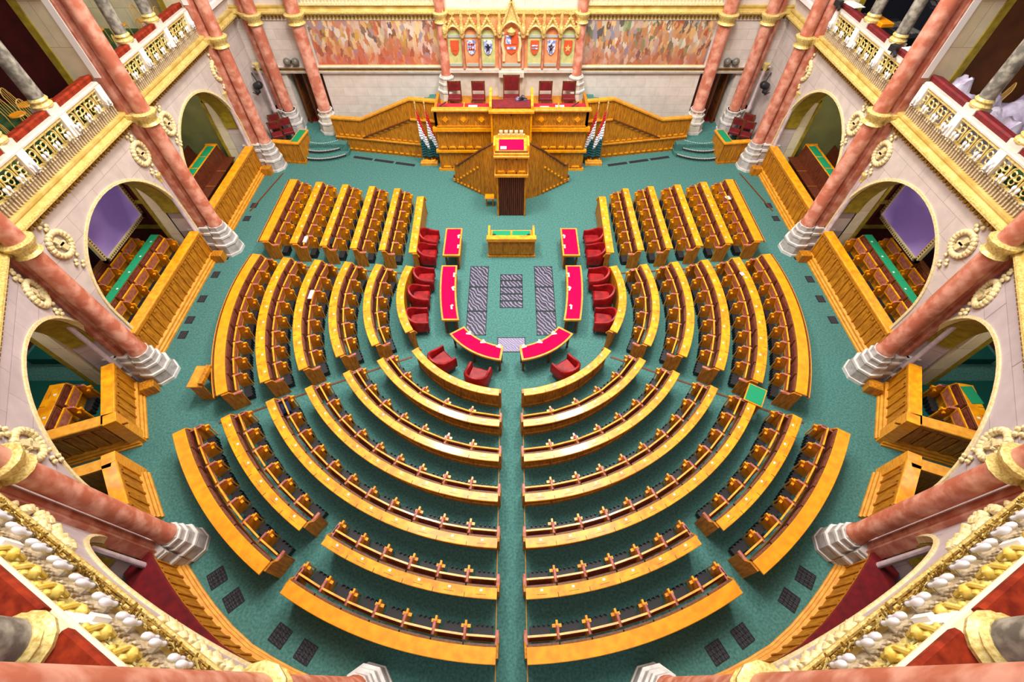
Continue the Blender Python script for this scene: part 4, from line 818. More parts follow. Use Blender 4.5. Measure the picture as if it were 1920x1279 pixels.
# gilded shield screen
CR = thing('shield_screen', 'gilded gothic screen of seven gabled shields above the rostrum', 'screen', (0, 23.5, 3.4))
m = MB(); m.box(-3.0, 3.0, 23.45, 23.7, 3.5, 5.5); m.build('backing', 'panel_orange', CR)
m = MB(); m.box(-3.0, 3.0, 23.3, 23.7, 3.35, 3.5); m.box(-.6, .6, 23.15, 23.7, 3.2, 3.42); m.box(-3.0, 3.0, 23.5, 23.7, 2.0, 3.35); m.box(-.62, .62, 23.4, 23.5, 2.0, 3.2); m.build('ledge', 'stone', CR)
XS = (-2.6, -1.83, -1.07, 0, 1.07, 1.83, 2.6)
for i, x in enumerate(XS):
    c = i == 3; w_ = .5 if c else .36; zt = 6.3 if c else 5.62; zs = 5.0 if c else 4.95
    m = MB(); m.box(x - w_ + .04, x + w_ - .04, 23.4, 23.46, 3.62, zs + .15); m.build('niche_panel', ('panel_green', 'panel_orange', 'panel_green', 'panel_orange', 'panel_green', 'panel_orange', 'panel_green')[i], CR)
    m = MB(); sw, sh = (.3, .42) if c else (.19, .3); zc = 4.4 if not c else 4.55
    pl = [(-sw, sh), (sw, sh), (sw, -sh * .2), (sw * .6, -sh * .75), (0, -sh), (-sw * .6, -sh * .75), (-sw, -sh * .2)]
    MM = Matrix(((1, 0, 0, x), (0, 0, -1, 23.42), (0, 1, 0, zc), (0, 0, 0, 1)))
    sh_ = MB(); sh_.prism(pl, (.0, .07), MM)
    so = sh_.build('shield', ('shield_red', 'shield_blue', 'shield_blue', 'shield_red', 'shield_red', 'shield_blue', 'shield_red')[i], CR)
    g = MB()
    if i == 1:
        for q in range(3):
            for z_ in (.15, -.05): g.box(-.13 + q * .1, -.07 + q * .1, z_ - .04, z_ + .04, .07, .085, 0, MM)
        g.box(-.14, .14, .13, .16, .07, .085, 0, MM); g.box(-.14, .14, -.07, -.04, .07, .085, 0, MM); g.box(-.015, .015, -.07, .16, .07, .085, 0, MM); g.build('charge', 'shield_red', so)
    elif i in (2, 5): g.prism([(0, .2), (.07, .06), (.15, .1), (.05, -.05), (.08, -.2), (0, -.1), (-.1, -.2), (-.05, -.02), (-.15, .1), (-.06, .08)], (.07, .09), MM); g.build('charge', 'device', so)
    elif i == 4:
        for q in range(2): g.box(-.14, .14, -.05 + q * .12, 0 + q * .12, .07, .09, 0, MM)
        g.build('charge', 'shield_blue', so)
    elif i == 6: g.prism([(0, .15), (.04, .04), (.14, .04), (.06, -.04), (.1, -.15), (0, -.08), (-.1, -.15), (-.06, -.04), (-.14, .04), (-.04, .04)], (.07, .09), MM); g.build('charge', 'gold', so)
    elif c:
        g.box(-.26, -.02, .02, .36, .07, .09, 1, MM); g.box(.02, .26, .02, .3, .07, .09, 0, MM); g.box(-.2, .2, -.2, -.1, .07, .09, 1, MM); g.build('charge', ['shield_red', 'shield_blue'], so)
        for s_ in (-1, 1):
            q = MB(); q.tube([(s_ * .36, 23.36, 3.85), (s_ * .34, 23.36, 4.2), (s_ * .42, 23.36, 4.55), (s_ * .38, 23.36, 4.85)], .07, 6); q.ball((s_ * .37, 23.36, 4.98), .07, 6); q.build('supporter', 'gold_pale', CR, 1, True)
        q = MB(); q.lathe([(.14, 0), (.2, .14), (.1, .22), (.02, .28)], 10, T(0, 23.34, 4.95)); q.build('crown', 'gold', CR, 1, True)
    else: g.box(-.1, .1, -.1, .12, .07, .085, 0, MM); g.build('charge', 'shield_red', so)
    for za, zb_ in ((3.62, 3.74), (4.82, 4.92)): m = MB(); m.box(x - w_ + .08, x + w_ - .08, 23.36, 23.46, za, zb_); m.build('label_band', 'panel_grey', CR)
    # gable: arch ring, steep gable bars, finial, side colonnettes
    g = MB(); yg = 23.2 if c else 23.26
    arc = [(x + (w_ - .03) * math.cos(PI - PI * q / 10), yg, zs + (w_ * 1.0) * math.sin(PI * q / 10) * (1 - .12 * abs(math.cos(PI * q / 10)))) for q in range(11)]
    g.tube(arc, .045, 5); g.tube([(x - w_ - .02, yg, zs + .0), (x, yg, zt)], .05, 5); g.tube([(x + w_ + .02, yg, zs + .0), (x, yg, zt)], .05, 5)
    for q in range(1, 7):
        for s_ in (-1, 1): g.ball((x + s_ * (w_ + .04) * (1 - q / 7), yg, zs + (zt - zs) * q / 7 + .05), .045, 5)
    g.prism([(-w_, .1), (0, zt - zs - .08), (w_, .1), (w_ * .55, w_ * .88), (0, w_ * 1.05), (-w_ * .55, w_ * .88)], (-.06, .0), Matrix(((1, 0, 0, x), (0, 0, -1, yg + .04), (0, 1, 0, zs), (0, 0, 0, 1))))
    g.tube([(x, yg, zt), (x, yg, zt + .28)], .03, 5); g.box(x - .1, x + .1, yg - .03, yg + .03, zt + .12, zt + .18)
    g.build('gable', 'gold', CR, 1, True)
for x in [(XS[i] + XS[i + 1]) / 2 for i in range(6)] + [-2.98, 2.98]:
    g = MB(); off = .0; g.lathe([(.06, 3.55), (.05, 3.7), (.05, 4.8), (.09, 4.9), (.09, 5.0)], 8, T(x, 23.3)); g.build('colonnette', 'marble_pink', CR, 1, True)
    g = MB(); g.lathe([(.07, 4.85), (.12, 4.98), (.1, 5.05), (.11, 5.3), (.06, 5.5), (.09, 5.6), (.01, 5.95)], 8, T(x, 23.24)); g.ball((x, 23.15, 5.15), .1, 6, 0, (1, .8, 1.8)); g.build('pinnacle', 'gold', CR, 1, True)
m = MB(); m.box(-3.2, 3.2, YB - .1, YB, 5.5, 5.74); m.box(-3.2, 3.2, YB - .25, YB, 5.7, 5.85); trim(m, 'gold')
# ================================================================== RECESSES: parapets, benches, screens
def parapet(path, label, S, h=1.3, cap='wood', capw=.34, n=None, base=True):
    o = path[len(path) // 2]; t = thing('panelled_parapet', label, 'balustrade', (o[0] * S, o[1], 0), 'wooden parapets in front of the recesses')
    m = MB(); m.sweep(path, [(-.12, 0), (-.12, h), (0, h), (0, 0)]); m.sweep(path, [(0, h - .14), (.05, h - .1), (.05, h - .02), (0, h)])
    # battens along the path
    segs = []; tot = 0
    for a, b in zip(path[:-1], path[1:]):
        l = math.hypot(b[0] - a[0], b[1] - a[1]); segs.append((tot, l, a, b)); tot += l
    nb = n or max(2, int(tot / .33))
    for i in range(nb + 1):
        s_ = min(i * tot / nb, tot - 1e-4)
        for st, l, a, b in segs:
            if st <= s_ <= st + l:
                f = (s_ - st) / l; x, y = a[0] + (b[0] - a[0]) * f, a[1] + (b[1] - a[1]) * f; nx, ny = a[2], a[3]; M_ = Matrix(((nx, -ny, 0, x), (ny, nx, 0, y), (0, 0, 1, 0), (0, 0, 0, 1)))
                m.box(0, .035, -.03, .03, .3, h - .12, 0, M_); m.box(.0, .004, .03, .06, .3, h - .12, 1, M_); m.box(.0, .03, .09, .24, h - .24, h - .16, 0, M_); break
    m.build('panel', ['wood_front', 'wood_dark'], t, S)
    m = MB(); m.sweep(path, [(0, 0), (.16, 0), (.16, .06), (.12, .08), (.12, .15), (.07, .18), (.07, .26), (0, .3)]); m.build('plinth', 'wood_pale', t, S)
    m = MB(); m.sweep(path, [(.06, h), (.06, h + .05), (.04, h + .07), (.06 - capw, h + .07), (.06 - capw, h)]); m.build('top_rail', cap, t, S)
    return t
def mid(p, q): return ((p[0] + q[0]) / 2, (p[1] + q[1]) / 2)
for S, sd in SIDES:
    parapet(line_path((-12.3, 15.25), (-12.3, 20.35), 2), 'long panelled wood parapet before the olive-walled arch, %s wall' % sd, S)
    parapet(line_path((-12.3, 9.1), (-12.3, 14.15), 2), 'long panelled wood parapet before the framed screen arch, %s wall' % sd, S)
    parapet(line_path((-12.35, 7.9), (-11.3, 5.95), 2), 'panelled wood parapet of the box in the third arch, %s, floor side' % sd, S)
    for cx, cy, l in ((-11.35, 5.95, 'boxed third arch'), (-10.75, 4.88, 'small box behind the near column')):
        m = MB(); m.bbox(-.17, .17, -.17, .17, 0, 1.375, .01, 0, T(cx - .06, cy + (.06 if cy > 5 else -.06), 0, .5)); tag(m.build('corner_post', 'wood', None, S), 'square wooden corner post of the %s, %s' % (l, sd), 'post')
    p = line_path((-11.3, 5.95), (-13.3, 5.2), 2, (-11, 0)); parapet(p, 'dark-sided panelled parapet of the box in the third arch, %s, near side' % sd, S, cap='wood_pale')
    parapet(line_path((-10.72, 4.86), (-9.72, 3.6), 2), 'short panelled parapet beside the curved-wall column pedestal, %s' % sd, S)
    p = line_path((-10.72, 4.86), (-12.0, 4.35), 2, (-11, 9)); parapet(p, 'panelled side of the small box behind the %s near column' % sd, S, cap='wood_pale')
    arc = []
    for i in range(13):
        a = math.radians(63 - 47 * i / 12); arc.append((-11.0 * math.sin(a) + 1.35, 11.0 - 11.0 * math.cos(a) - 3.62 + .0, math.sin(a), math.cos(a)))
    pts = [(-8.75, 2.62), (-8.49, 2.33), (-7.95, 1.85), (-7.44, 1.43), (-6.85, 1.0), (-6.21, .61), (-5.6, .34), (-5.03, .12), (-4.4, -.08), (-3.7, -.25)]
    arc = []
    for i, (x, y) in enumerate(pts):
        a, b = pts[max(i - 1, 0)], pts[min(i + 1, len(pts) - 1)]; L = math.hypot(b[0] - a[0], b[1] - a[1]); tx, ty = (b[0] - a[0]) / L, (b[1] - a[1]) / L; arc.append((x, y, -ty, tx))
    t = parapet(arc, 'long curved panelled parapet under the %s near gallery with dark red ledge' % sd, S, 1.3, 'velvet_dark', .12)
    m = MB(); m.sweep(arc, [(.06, 1.37), (.05, 1.42), (-.55, 1.36), (-.62, .7), (-.64, .7), (-.57, 1.32)]); m.build('ledge_cloth', 'velvet_dark', t, S)
    for (x, y, a) in ((-12.0, 14.0, 0), (-11.85, 7.75, .45), (-8.75, 2.35, .9), (-12.0, 20.15, 0)):
        m = MB(); m.bbox(-.2, .22, -.17, .17, 0, .38, .02, 0, T(x, y, 0, a)); tag(m.build('wooden_block', 'wood_front', None, S), 'squat wooden block against the column pedestal, %s side, by arch %s' % (sd, {14.0: 'with framed screen', 7.75: 'with the box', 2.35: 'nearest the viewer', 20.15: 'with olive wall'}[y]), 'block')
    for lx, ly in ((-14.6, 18), (-14.6, 11.8), (-13.4, 6.6)): area('recess_fill_light', (lx * S, ly, 5.1), (1.2, 2.5), 70, (1, .93, .82))  # unseen fill lights added to brighten the recesses
    # raised floors in the recesses
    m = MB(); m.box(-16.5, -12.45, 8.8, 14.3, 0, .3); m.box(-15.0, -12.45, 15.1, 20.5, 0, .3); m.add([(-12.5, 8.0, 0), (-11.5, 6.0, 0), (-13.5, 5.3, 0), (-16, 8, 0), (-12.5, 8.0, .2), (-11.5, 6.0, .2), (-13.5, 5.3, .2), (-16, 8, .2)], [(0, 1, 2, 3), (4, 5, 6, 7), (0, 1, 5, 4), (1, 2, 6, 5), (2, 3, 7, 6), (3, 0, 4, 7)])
    struct('floor', m, 'carpet_shaded', S=S)
    f, L = linefn(-14.28, 10.0, -14.28, 14.2); bench(f, L, .3, 5, S, sd, 'green-topped bench desk', 'inside the framed screen arch, %s' % sd, False, '', z0=.3, top='green', seatlab='seat from the near end, front row inside the framed screen arch, %s' % sd)
    f, L = linefn(-15.5, 10.0, -15.5, 14.2); bench(f, L, .2, 5, S, sd, 'dark rear bench', 'under the framed screen, %s' % sd, True, '', z0=.3, top='wood_dark', seatlab='seat from the near end, rear row under the framed screen, %s' % sd)
    f, L = linefn(-13.85, 5.75, -14.15, 7.3); bench(f, L, .42, 2, S, sd, 'two-seat desk', 'inside the boxed third arch, %s' % sd, False, '', z0=.2, seatlab='seat of the two-seat desk inside the boxed arch, %s' % sd, top='wood')
    if S == -1:
        m = MB(); m.box(-13.95, -13.6, 6.6, 7.2, 1.155, 1.165); tag(m.build('desk_pad', 'green', None, S), 'bright green desk pad on the two-seat desk in the right boxed arch', 'desk pad')
    for j, (x, l) in enumerate(((-13.55, 'front'), (-14.9, 'rear'))):
        t = thing('long_bench', 'long brown plank bench inside the olive-walled arch, %s, %s row' % (sd, l), 'bench', (x * S, 18, .3), 'long brown benches'); m = MB()
        m.box(x - .3, x + .15, 15.6, 20.4, .72, .76); m.box(x - .26, x - .2, 15.6, 20.4, .3, .72)
        for y in (16.8, 18.0, 19.2): m.box(x - .3, x + .16, y - .01, y + .01, .755, .77, 1)
        m.build('seat', ['wood_red', 'wood_front'], t, S)
        m = MB(); m.box(-.03, .03, 15.6, 20.4, 0, .62, 0, Matrix.Translation((x - .3, 0, .74)) @ Matrix.Rotation(-.25, 4, 'Y')); m.build('backrest', 'wood_red', t, S)
        if j == 0:
            m = MB(); m.bbox(x - .98, x - .42, 15.6, 20.45, 1.28, 1.34, .01)
            m.box(x - .9, x - .84, 15.6, 20.4, .3, 1.28); m.box(x - .98, x - .42, 20.4, 20.48, .3, 1.38); m.build('desk', 'wood', t, S)
            for q in range(5): m = MB(); y0 = 15.75 + q * .93; m.box(x - .85, x - .52, y0, y0 + .86, 1.34, 1.35); m.build('green_inset', 'green', t, S)
    # framed lilac screens
    t = thing('framed_screen', 'large lilac screen in an ornate gilt frame in the second arch, %s' % sd, 'screen', (-14.6 * S, 13.5, 1.6))
    m = MB(); m.box(-14.64, -14.6, 12.25, 14.75, 1.68, 3.6); m.build('display', 'screen', t, S)
    m = MB()
    for a, b, c, d in ((12.12, 14.88, 1.56, 1.7), (12.12, 14.88, 3.56, 3.7), (12.12, 12.26, 1.56, 3.7), (14.74, 14.88, 1.56, 3.7)): m.box(-14.68, -14.54, a, b, c, d)
    for q in range(26): m.box(-14.55, -14.52, 12.16 + q * .105, 12.2 + q * .105, 1.6, 1.66, 1)
    for q in range(20): m.box(-14.55, -14.52, 14.78, 14.84, 1.62 + q * .1, 1.66 + q * .1, 1); m.box(-14.55, -14.52, 12.16, 12.22, 1.62 + q * .1, 1.66 + q * .1, 1)
    m.build('frame', ['gold_pale', 'gold_dark'], t, S)
    m = MB(); m.box(-15.9, -14.64, 13.4, 13.6, 2.5, 2.65); m.box(-15.9, -15.8, 13.0, 14.0, .3, 3.0); m.build('bracket', 'iron', t, S)
    # corner desk on the rear step, with red chairs
    t = thing('corner_desk', 'wooden corner desk with green inset beside the %s rear steps' % sd, 'desk', (-11.1 * S, 21.6, 0)); M_ = T(-10.98, 21.6, 0, -.12)
    m = MB(); m.box(-.68, .62, -.5, -.44, 0, 1.05, 0, M_); m.box(.56, .62, -.5, .7, 0, 1.05, 0, M_); m.box(-.72, .66, -.54, -.5, 0, .1, 0, M_); m.box(.62, .66, -.5, .7, 0, .1, 0, M_)
    for q in range(5): m.box(-.64 + q * .3, -.6 + q * .3, -.53, -.5, .1, 1.0, 0, M_)
    m.build('panel', 'wood_front', t, S)
    m = MB(); m.bbox(-.72, .68, -.56, -.3, 1.05, 1.12, .01, 0, M_); m.bbox(.2, .68, -.3, .75, 1.05, 1.12, .01, 0, M_); m.build('worktop', 'wood', t, S)
    m = MB(); m.box(.26, .6, -.42, .66, 1.12, 1.135, 0, M_); m.build('green_inset', 'green', t, S)
    for (x, y, l) in ((-11.75, 22.0, 'nearest the column'), (-11.3, 22.35, 'nearest the doorway'), (-11.95, 22.75, 'in the corner')):
        high_chair('dark red chair behind the %s corner desk, %s' % (sd, l), .5, 1.0, x * S, y, .0 if y < 21.9 else .55, 'red chairs behind the corner desks', 'velvet_dark', .5 * S)
    # twin round cameras over the doorway and a spotlight on the side wall
    t = thing('twin_speaker', 'pair of round dark wall speakers over the %s rear doorway' % sd, 'speaker', (-10.4 * S, YB - .15, 3.75)); m = MB(); m.box(-10.6, -10.2, YB - .12, YB, 3.68, 3.76); m.build('bracket', 'iron', t, S)
    for x in (-10.62, -10.22): m = MB(); m.ball((x, YB - .2, 3.76), .17, 12); m.build('globe', 'globe_grey', t, S, True)
    t = thing('spotlight', 'black studio spotlight on an arm, on the wall above the %s corner desk' % sd, 'spotlight', (-12.1 * S, 22.8, 3.0)); m = MB()
    m.tube([(-12.35, 23.2, 3.4), (-12.1, 22.9, 3.1)], .03, 6); m.build('arm', 'iron', t, S)
    m = MB(); m.lathe([(.1, -.2), (.17, -.16), (.17, .12), (.1, .2)], 10, T(-12.08, 22.8, 3.0) @ Matrix.Rotation(1.1, 4, 'Y')); m.build('lamp_head', 'black', t, S, True)
    m = MB(); m.lathe([(.06, -.15), (.1, -.1), (.1, .1), (.05, .16)], 8, T(-12.05, 22.5, 2.85) @ Matrix.Rotation(1.3, 4, 'X')); m.tube([(-12.2, 22.9, 2.8), (-12.1, 22.5, 2.7), (-12.2, 22.3, 2.9)], .02, 5); m.build('side_lamp', 'black', t, S, True)
# ================================================================== GALLERIES
def balustrade(k, u0, u1, S, sd, label):
    o = bay_pt(k, (u0 + u1) / 2); t = thing('gallery_balustrade', label, 'balustrade', (o[0] * S, o[1], 5.9), 'gilded gallery balustrades')
    L = u1 - u0; P_ = bay_path(k, u0, u1)
    m = MB(); m.sweep(P_, [(-.1, 5.88), (-.1, 6.18), (.04, 6.18), (.14 if k == 'D' else .04, 5.88)]); n = int(L / .105)
    for i in range(n): u = u0 + (i + .5) * L / n; m.box(-.02, .02, -.13, .17, 0, .06, 0, bay_M(k, u, .04, 6.03)); m.ball(bay_M(k, u, .09, 6.13) @ Vector((0, 0, 0)), .035, 5)
    m.build('lattice', 'lattice', t, S)
    g = MB(); w_ = MB(); nu = int(L / .45 + .5); du = L / nu
    for i in range(nu):
        uc = u0 + (i + .5) * du; M_ = bay_M(k, uc, 0, 6.2)
        pts = [Vector((-.19, 0, 0)), Vector((-.19, .3, 0))] + [Vector((.19 * math.cos(PI - PI * q / 8), .3 + .2 * math.sin(PI * q / 8), 0)) for q in range(1, 8)] + [Vector((.19, .3, 0)), Vector((.19, 0, 0))]
        g.tube([M_ @ p for p in pts], .028, 5)
        for (cx, cy, r) in ((-.085, .3, .075), (.085, .3, .075), (0, .16, .075)):
            g.tube([M_ @ Vector((cx + r * math.cos(2 * PI * q / 8), cy + r * math.sin(2 * PI * q / 8), 0)) for q in range(9)], .02, 4)
        g.box(-.012, .012, 0, .1, -.02, .02, 0, M_)
    g.sweep(P_, [(-.05, 6.16), (-.05, 6.21), (.06, 6.21), (.06, 6.16)]); g.sweep(P_, [(-.04, 6.68), (-.04, 6.74), (.06, 6.74), (.06, 6.68)])
    g.build('tracery', 'gold', t, S)
    for f in (0, 1 / 3, 2 / 3, 1):
        uu = u0 + L * f + (.12 if f == 0 else -.12 if f == 1 else 0); m = MB(); m.box(-.13, .13, -.02, .56, -.1, .1, 0, bay_M(k, uu, 0, 6.2)); m.box(-.05, .05, .0, .3, .1, .16, 0, bay_M(k, uu, 0, 6.2)); m.build('pier', 'white', t, S)
    m = MB(); m.sweep(P_, [(-.45, 6.74), (-.45, 6.84), (.06, 6.84), (.09, 6.8), (.09, 6.76), (.06, 6.74)]); m.build('rail', 'cream' if k == 'D' else 'stone', t, S)
    return t
lamp_proto = []
def lamp_at(k, u, S, label):
    if not lamp_proto:
        t = thing('twin_lamp', 'x', 'lamp')                        # local +x away from the wall
        m = MB(); m.tube([(-.2, 0, .0), (-.02, 0, -.02)], .015, 5); m.box(-.03, .0, -.09, .09, -.02, .01)
        for y in (-.07, .07): m.lathe([(.03, 0), (.035, .04), (.022, .06)], 8, T(-.02, y, 0))
        m.build('holder', 'metal', t)
        for y in (-.07, .07): m = MB(); m.lathe([(.03, .04), (.036, .07), (.028, .11), (.04, .16), (.054, .24), (.046, .3), (.02, .335), (.002, .34)], 10, T(-.02, y, 0)); m.build('bulb', 'glass_bulb', t, 1, True)
        lamp_proto.append(t)
    x, y, nx, ny = bay_pt(k, u); d = .27 if k == 'D' else .22
    place(lamp_proto[0], ((x + nx * d) * S, y + ny * d, 6.02 if k == 'D' else 6.27), math.atan2(ny, nx * S), label, 'white twin lamps along the gallery fronts').scale = (1, 1, 1) if k == 'D' else (.8, .9, .62)
for S, sd in SIDES:
    for k, u0, u1, nm in (('A', .4, 5.75, 'rear gallery front'), ('B', .4, 5.9, 'second gallery front'), ('C', 3.2, 6.5, 'third gallery front'), ('D', .25, 6.0, 'near curved gallery front')):
        balustrade(k, u0, u1, S, sd, 'gilded tracery balustrade with white piers, %s, %s' % (sd, nm))
        n = int((u1 - u0) / .46)
        for i in range(n): lamp_at(k, u0 + (i + .5) * (u1 - u0) / n, S, 'twin white lamp, %s from the near end of the %s %s' % (ORD[i + 1], sd, nm))
        m = MB(); L = u1 - u0; random.seed(3)
        if k == 'D':
            for i in range(170):
                u = u0 + L * i / 170; q_ = bay_M(k, u, .3, 5.95) @ Matrix.Rotation(random.uniform(-1.4, 1.4), 4, 'X') @ Matrix.Rotation(random.uniform(-1.2, 1.2), 4, 'Z')
                m.box(-.012, .012, -.07, .09, -.06, -.045, i % 3 == 0, q_); m.box(-.035, .035, -.03, .03, -.05, -.035, i % 4 == 0, q_)
            m.sweep(bay_path(k, u0, u1), [(.28, 5.9), (.3, 5.92), (.32, 5.9), (.3, 5.88)], 0)
            tag(m.build('leaf_garland', ['gold_dark', 'gold'], None, S), 'bronze leaf garland running below the lamps of the %s near gallery' % sd, 'garland')
            for i in range(12):
                u = u0 + (i + .5) * L / 12; g = MB(); M_ = bay_M(k, u, .0, 6.2); g.ball(M_ @ Vector((0, .26, .07)), .1, 8, 0, (1.3, 1, .9)); g.tube([M_ @ Vector((0, .52, .07)), M_ @ Vector((0, .36, .14)), M_ @ Vector((0, .16, .1)), M_ @ Vector((0, .02, .06))], .035, 6); g.ball(M_ @ Vector((.1, .44, .07)), .05, 6); g.ball(M_ @ Vector((-.1, .44, .07)), .05, 6)
                tag(g.build('gilt_bracket', 'gold_yellow', None, S, True), 'gilt acanthus bracket, %s from the bottom column, %s near gallery' % (ORD[i + 1], sd), 'bracket', 'gilt brackets of the near galleries')
            for i in range(13):
                g = MB(); q_ = bay_M(k, .1 + i * .5, .3, 5.6); g.lathe([(.002, -.12), (.06, -.04), (.07, .03), (.01, .1)], 6, q_)
                if False: pass
        L3 = (u1 - u0) / 3
        for i in range(3):
            a, b = u0 + L3 * i + (.22 if i else -.1), u0 + L3 * (i + 1) - (.22 if i < 2 else -.1)
            m = MB(); wd = .8 if k == 'D' else .42
            m.sweep(bay_path(k, a, b), [(.06 if k == 'D' else -.08, 6.84), (.07 if k == 'D' else -.06, 6.96), (.03 if k == 'D' else -.1, 7.0), (-wd, 6.93), (-wd - .05, 6.84)])
            if k == 'C' and i == 0: continue
            tag(m.build('rail_cushion', 'cushion' if (S == 1 or k == 'D') else 'velvet_dark', None, S, False), 'padded red rail cushion, %s from the near end, %s %s' % (ORD[i + 1], sd, nm), 'cushion', 'red rail cushions of the galleries')
        for i in (1, 2):
            if k == 'C': continue
            u = u0 + L3 * i; x, y, nx, ny = bay_pt(k, u); x -= nx * .25; y -= ny * .25; rr = .25 if k == 'D' else .19; t = thing('grey_column', 'grey marble gallery column with gilt base, %s from the near end, %s %s' % (ORD[i], sd, nm), 'column', (x * S, y, 6.84), 'grey gallery columns')
            m = MB(); m.box(-.22, .22, -.22, .22, 6.84, 7.0, 0, T(x, y, 0, math.atan2(ny, nx))); m.build('base', 'stone', t, S)
            m = MB(); m.lathe([(rr * 1.35, 7.0), (rr * 1.4, 7.06), (rr * 1.1, 7.12), (rr * 1.25, 7.18), (rr * 1.05, 7.24)], 14, T(x, y)); m.build('base_ring', 'gold', t, S, True)
            m = MB(); m.lathe([(rr, 7.22), (rr * .93, 9.1)], 16, T(x, y)); m.build('shaft', 'marble_grey', t, S, True)
            m = MB(); m.lathe([(rr, 9.1), (rr * 1.25, 9.14), (rr * 1.0, 9.22), (rr * 1.2, 9.35), (rr * 1.8, 9.55), (rr * 1.6, 9.6)], 10, T(x, y)); m.build('capital', 'gold', t, S, True)
            m = MB(); m.box(-.2, .2, -.2, .2, 9.6, 11.2, 0, T(x, y)); m.box(-.28, .28, -.28, .28, 9.6, 9.75, 0, T(x, y)); m.build('impost', 'stone_white', t, S)
    m = MB()                                  # colonnade above the rear cornice
    m.box(-9.2, -3.35, YB - .22, YB - .02, 6.0, 6.08); m.box(-9.2, -3.35, YB - .22, YB - .02, 6.6, 6.7)
    for i in range(39): m.lathe([(.04, 6.08), (.03, 6.15), (.03, 6.5), (.05, 6.6)], 6, T(-9.1 + i * .15, YB - .14))
    tag(m.build('rear_balustrade', 'gold_pale', None, S), 'pale gilt balustrade of slim colonnettes above the %s mural' % sd, 'balustrade')
    m = MB(); m.box(-12.3, -9.6, YB - .12, YB, 6.3, 6.45); m.box(-12.36, -12.2, 21.2, YB, 6.3, 6.45); trim(m, 'white', S)
# bentwood chairs of the gallery
def bent_chair():
    t = thing('bentwood_chair', 'x', 'chair')
    m = MB(); m.lathe([(.2, .43), (.215, .45), (.2, .475), (.02, .48)], 14); m.build('seat', 'chair_yellow', t, 1, True)
    m = MB(); pts = [(-.19, -.19, .0), (-.19, -.19, .5), (-.24, -.18, .75)] + [(-.25, -.17 * math.cos(PI * q / 8), .78 + .17 * math.sin(PI * q / 8)) for q in range(9)] + [(-.24, .18, .75), (-.19, .19, .5), (-.19, .19, 0)]
    m.tube(pts, .015, 6)
    for y in (-.09, 0, .09): m.tube([(-.19, y, .46), (-.25, y, .93)], .009, 5)
    m.build('backrest', 'cane', t, 1, True)
    for y in (-.16, .16): m = MB(); m.tube([(.17, y, 0), (.14, y * .9, .45)], .015, 6); m.build('leg', 'cane', t)
    return t
bc = bent_chair()
CH = [(-14.62, 13.9, .3), (-14.45, 13.3, .1), (-14.75, 12.6, .1), (-13.7, 13.2, .2), (-13.6, 11.9, -.1), (-14.6, 11.8, .2), (-13.9, 14.1, .5)]
for i, (x, y, a) in enumerate(CH): place(bc, (x, y, 5.9), a, 'yellow bentwood chair on the left second gallery, %s from the stone pier' % ORD[i + 1], 'yellow bentwood chairs')
CH = [(-15.0, 20.2, -.2), (-14.3, 20.7, 0), (-13.4, 19.9, -.2), (-13.3, 20.5, 0), (-15.6, 19.7, .2), (-13.5, 17.9, .5), (-14.2, 19.0, 0), (-13.4, 19.3, .1)]
for i, (x, y, a) in enumerate(CH): place(bc, (x, y, 5.9), a, 'yellow bentwood chair on the left rear gallery, %s counting from its far end' % ORD[i + 1], 'yellow bentwood chairs')
place(bc, (14.7, 14.9 - .6, 5.9), 2.6, 'yellow bentwood chair standing out of the plastic sheeting, right gallery', 'yellow bentwood chairs')
# plastic sheeting and equipment on the right galleries
def lumpy(cx, cy, rx, ry, h, z0, seed, name, mt, label, cat, N=22):
    random.seed(seed); m = MB(); bumps = [(random.uniform(-.7, .7), random.uniform(-.7, .7), random.uniform(.25, .5), random.uniform(.3, 1)) for _ in range(9)]; vs = []
    for i in range(N + 1):
        for j in range(N + 1):
            u, v = -1 + 2 * i / N, -1 + 2 * j / N; z = sum(b[3] * math.exp(-((u - b[0]) ** 2 + (v - b[1]) ** 2) / b[2] ** 2 * 2) for b in bumps)
            e = max(abs(u), abs(v)); z = min(1.15, z) * (1 - max(0, e - .8) * 5) + .06 * math.sin(u * 17 + v * 5) + .05 * math.sin(v * 23 - u * 7)
            vs.append((cx + rx * u * (1 + .1 * math.sin(v * 6)), cy + ry * v, z0 + .02 + h * max(.03, z)))
    m.add(vs, [(i * (N + 1) + j, (i + 1) * (N + 1) + j, (i + 1) * (N + 1) + j + 1, i * (N + 1) + j + 1) for i in range(N) for j in range(N)])
    o = tag(m.build(name, mt, None, 1, True), label, cat); sm = o.modifiers.new('t', 'SOLIDIFY'); sm.thickness = .015
lumpy(14.2, 12.9, 1.4, 1.6, .75, 5.9, 4, 'plastic_sheet', 'plastic', 'crumpled clear plastic sheet over seats on the right second gallery', 'sheet')
lumpy(13.7, 13.75, 1.0, .9, .95, 5.9, 21, 'plastic_sheet', 'plastic', 'tall heap of clear plastic sheet by the stone pier, right second gallery', 'sheet')
lumpy(15.9, 13.6, .8, 1.3, .9, 5.9, 9, 'plastic_sheet', 'plastic', 'violet-tinted plastic sheet heaped by the brown wall, right gallery', 'sheet')
def crate(nm, mt, x, y, sx, sy, h, label, cat, rz=0, z=5.9, mi2='metal'):
    m = MB(); m.bbox(-sx / 2, sx / 2, -sy / 2, sy / 2, 0, h, .03, 0, T(x, y, z, rz))
    t = thing(nm, label, cat, (x, y, z)); m.build('case', mt, t)
    m = MB()
    for i in range(3):
        for j in range(2): m.box(-sx * .38 + i * sx * .28, -sx * .2 + i * sx * .28, -sy * .35 + j * sy * .38, -sy * .08 + j * sy * .38, h, h + .02, 0, T(x, y, z, rz))
    m.build('controls', mi2, t)
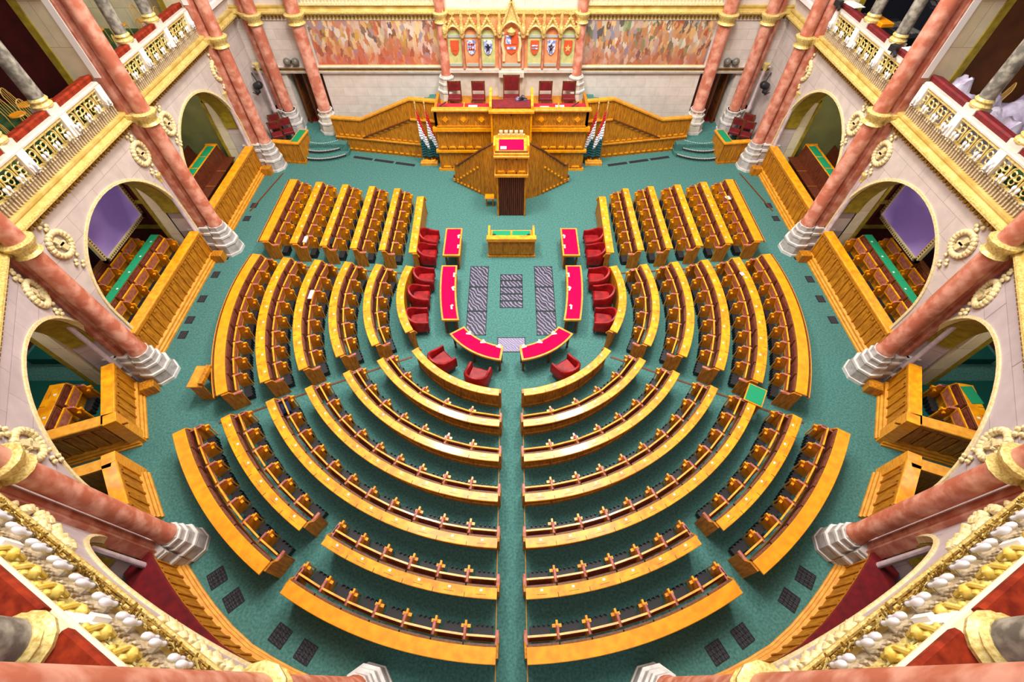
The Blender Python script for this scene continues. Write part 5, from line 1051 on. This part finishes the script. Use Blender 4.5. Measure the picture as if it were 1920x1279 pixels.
crate('mixing_desk', 'black', 14.1, 18.9, .9, 1.7, .8, 'black control desk with grey keys on the right rear gallery', 'mixing desk', .2)
crate('equipment_rack', 'iron', 15.6, 19.9, .8, 1.6, 1.3, 'tall dark equipment rack with square modules, right rear gallery', 'rack', -.35, mi2='metal')
crate('equipment_case', 'device', 13.5, 18.3, .6, .5, .6, 'violet-black equipment case near the front rail, right rear gallery', 'case', .4, mi2='device')
crate('equipment_case', 'black', 14.9, 17.6, .9, .6, .7, 'wide black equipment case by the pier, right rear gallery', 'case', .1, mi2='device')
crate('equipment_case', 'device', 13.3, 20.3, .7, .8, .7, 'dark equipment case at the far end, right rear gallery', 'case', 0, mi2='black')
crate('equipment_case', 'paper', 14.2, 20.4, .7, .5, .5, 'pale grey equipment case between dark ones, right rear gallery', 'case', .5, mi2='black')
crate('equipment_case', 'iron', 14.6, 16.6, .6, .8, .9, 'dark grey upright case next to the pier, right rear gallery', 'case', -.2)
crate('monitor', 'black', 16.3, 18.4, .3, 1.1, 1.2, 'black monitor standing at the back, right rear gallery', 'monitor', .2, mi2='screen')
m = MB(); m.bbox(-.22, .22, -.4, .4, 0, .12, .02, 0, T(12.95, 18.55, 6.95, .1)); tag(m.build('orange_box', 'wood_plain'), 'flat orange box on the rail cushion of the right rear gallery', 'box')
for x, y, z, l in ((12.75, 20.2, 7.0, 'far cushion'), (12.8, 16.0, 7.0, 'near cushion'), (13.1, 16.6, 6.6, 'shelf behind the near cushion')):
    m = MB(); m.box(-.22, .22, -.35, .35, 0, .02, 0, T(x, y, z, .2)); m.box(-.15, .2, -.2, .3, .02, .03, 0, T(x, y, z, .6)); tag(m.build('paper_sheet', 'white'), 'white papers on the %s, right rear gallery' % l, 'paper')
m = MB(); m.box(12.65, 13.35, 16.2, 17.0, 5.9, 6.6); tag(m.build('shelf', 'device'), 'dark shelf behind the near cushion of the right rear gallery', 'shelf')
for x, y, l in ((12.22, 20.3, 'at the far end'), (12.22, 16.2, 'in the middle')):
    t = thing('camera_head', 'black remote camera clamped to the right gallery front, %s' % l, 'camera', (x, y, 6.84)); m = MB(); m.box(-.1, .1, -.12, .12, 6.95, 7.12, 0, T(x, y, 0, .4)); m.build('body', 'black', t)
    m = MB(); m.tube([(x, y, 7.03), (x - .05, y - .3, 6.9)], .05, 8); m.build('lens', 'black', t)
    m = MB(); m.tube([(x, y, 6.84), (x, y, 7.0)], .02, 6); m.build('clamp', 'iron', t)

for x, a, l in ((-6.75, .6, 'left'), (6.75, 2.5, 'right')): place(bc, (x, .35, 5.9), a, 'yellow bentwood chair behind the %s near gallery cushions, half out of view' % l, 'yellow bentwood chairs')
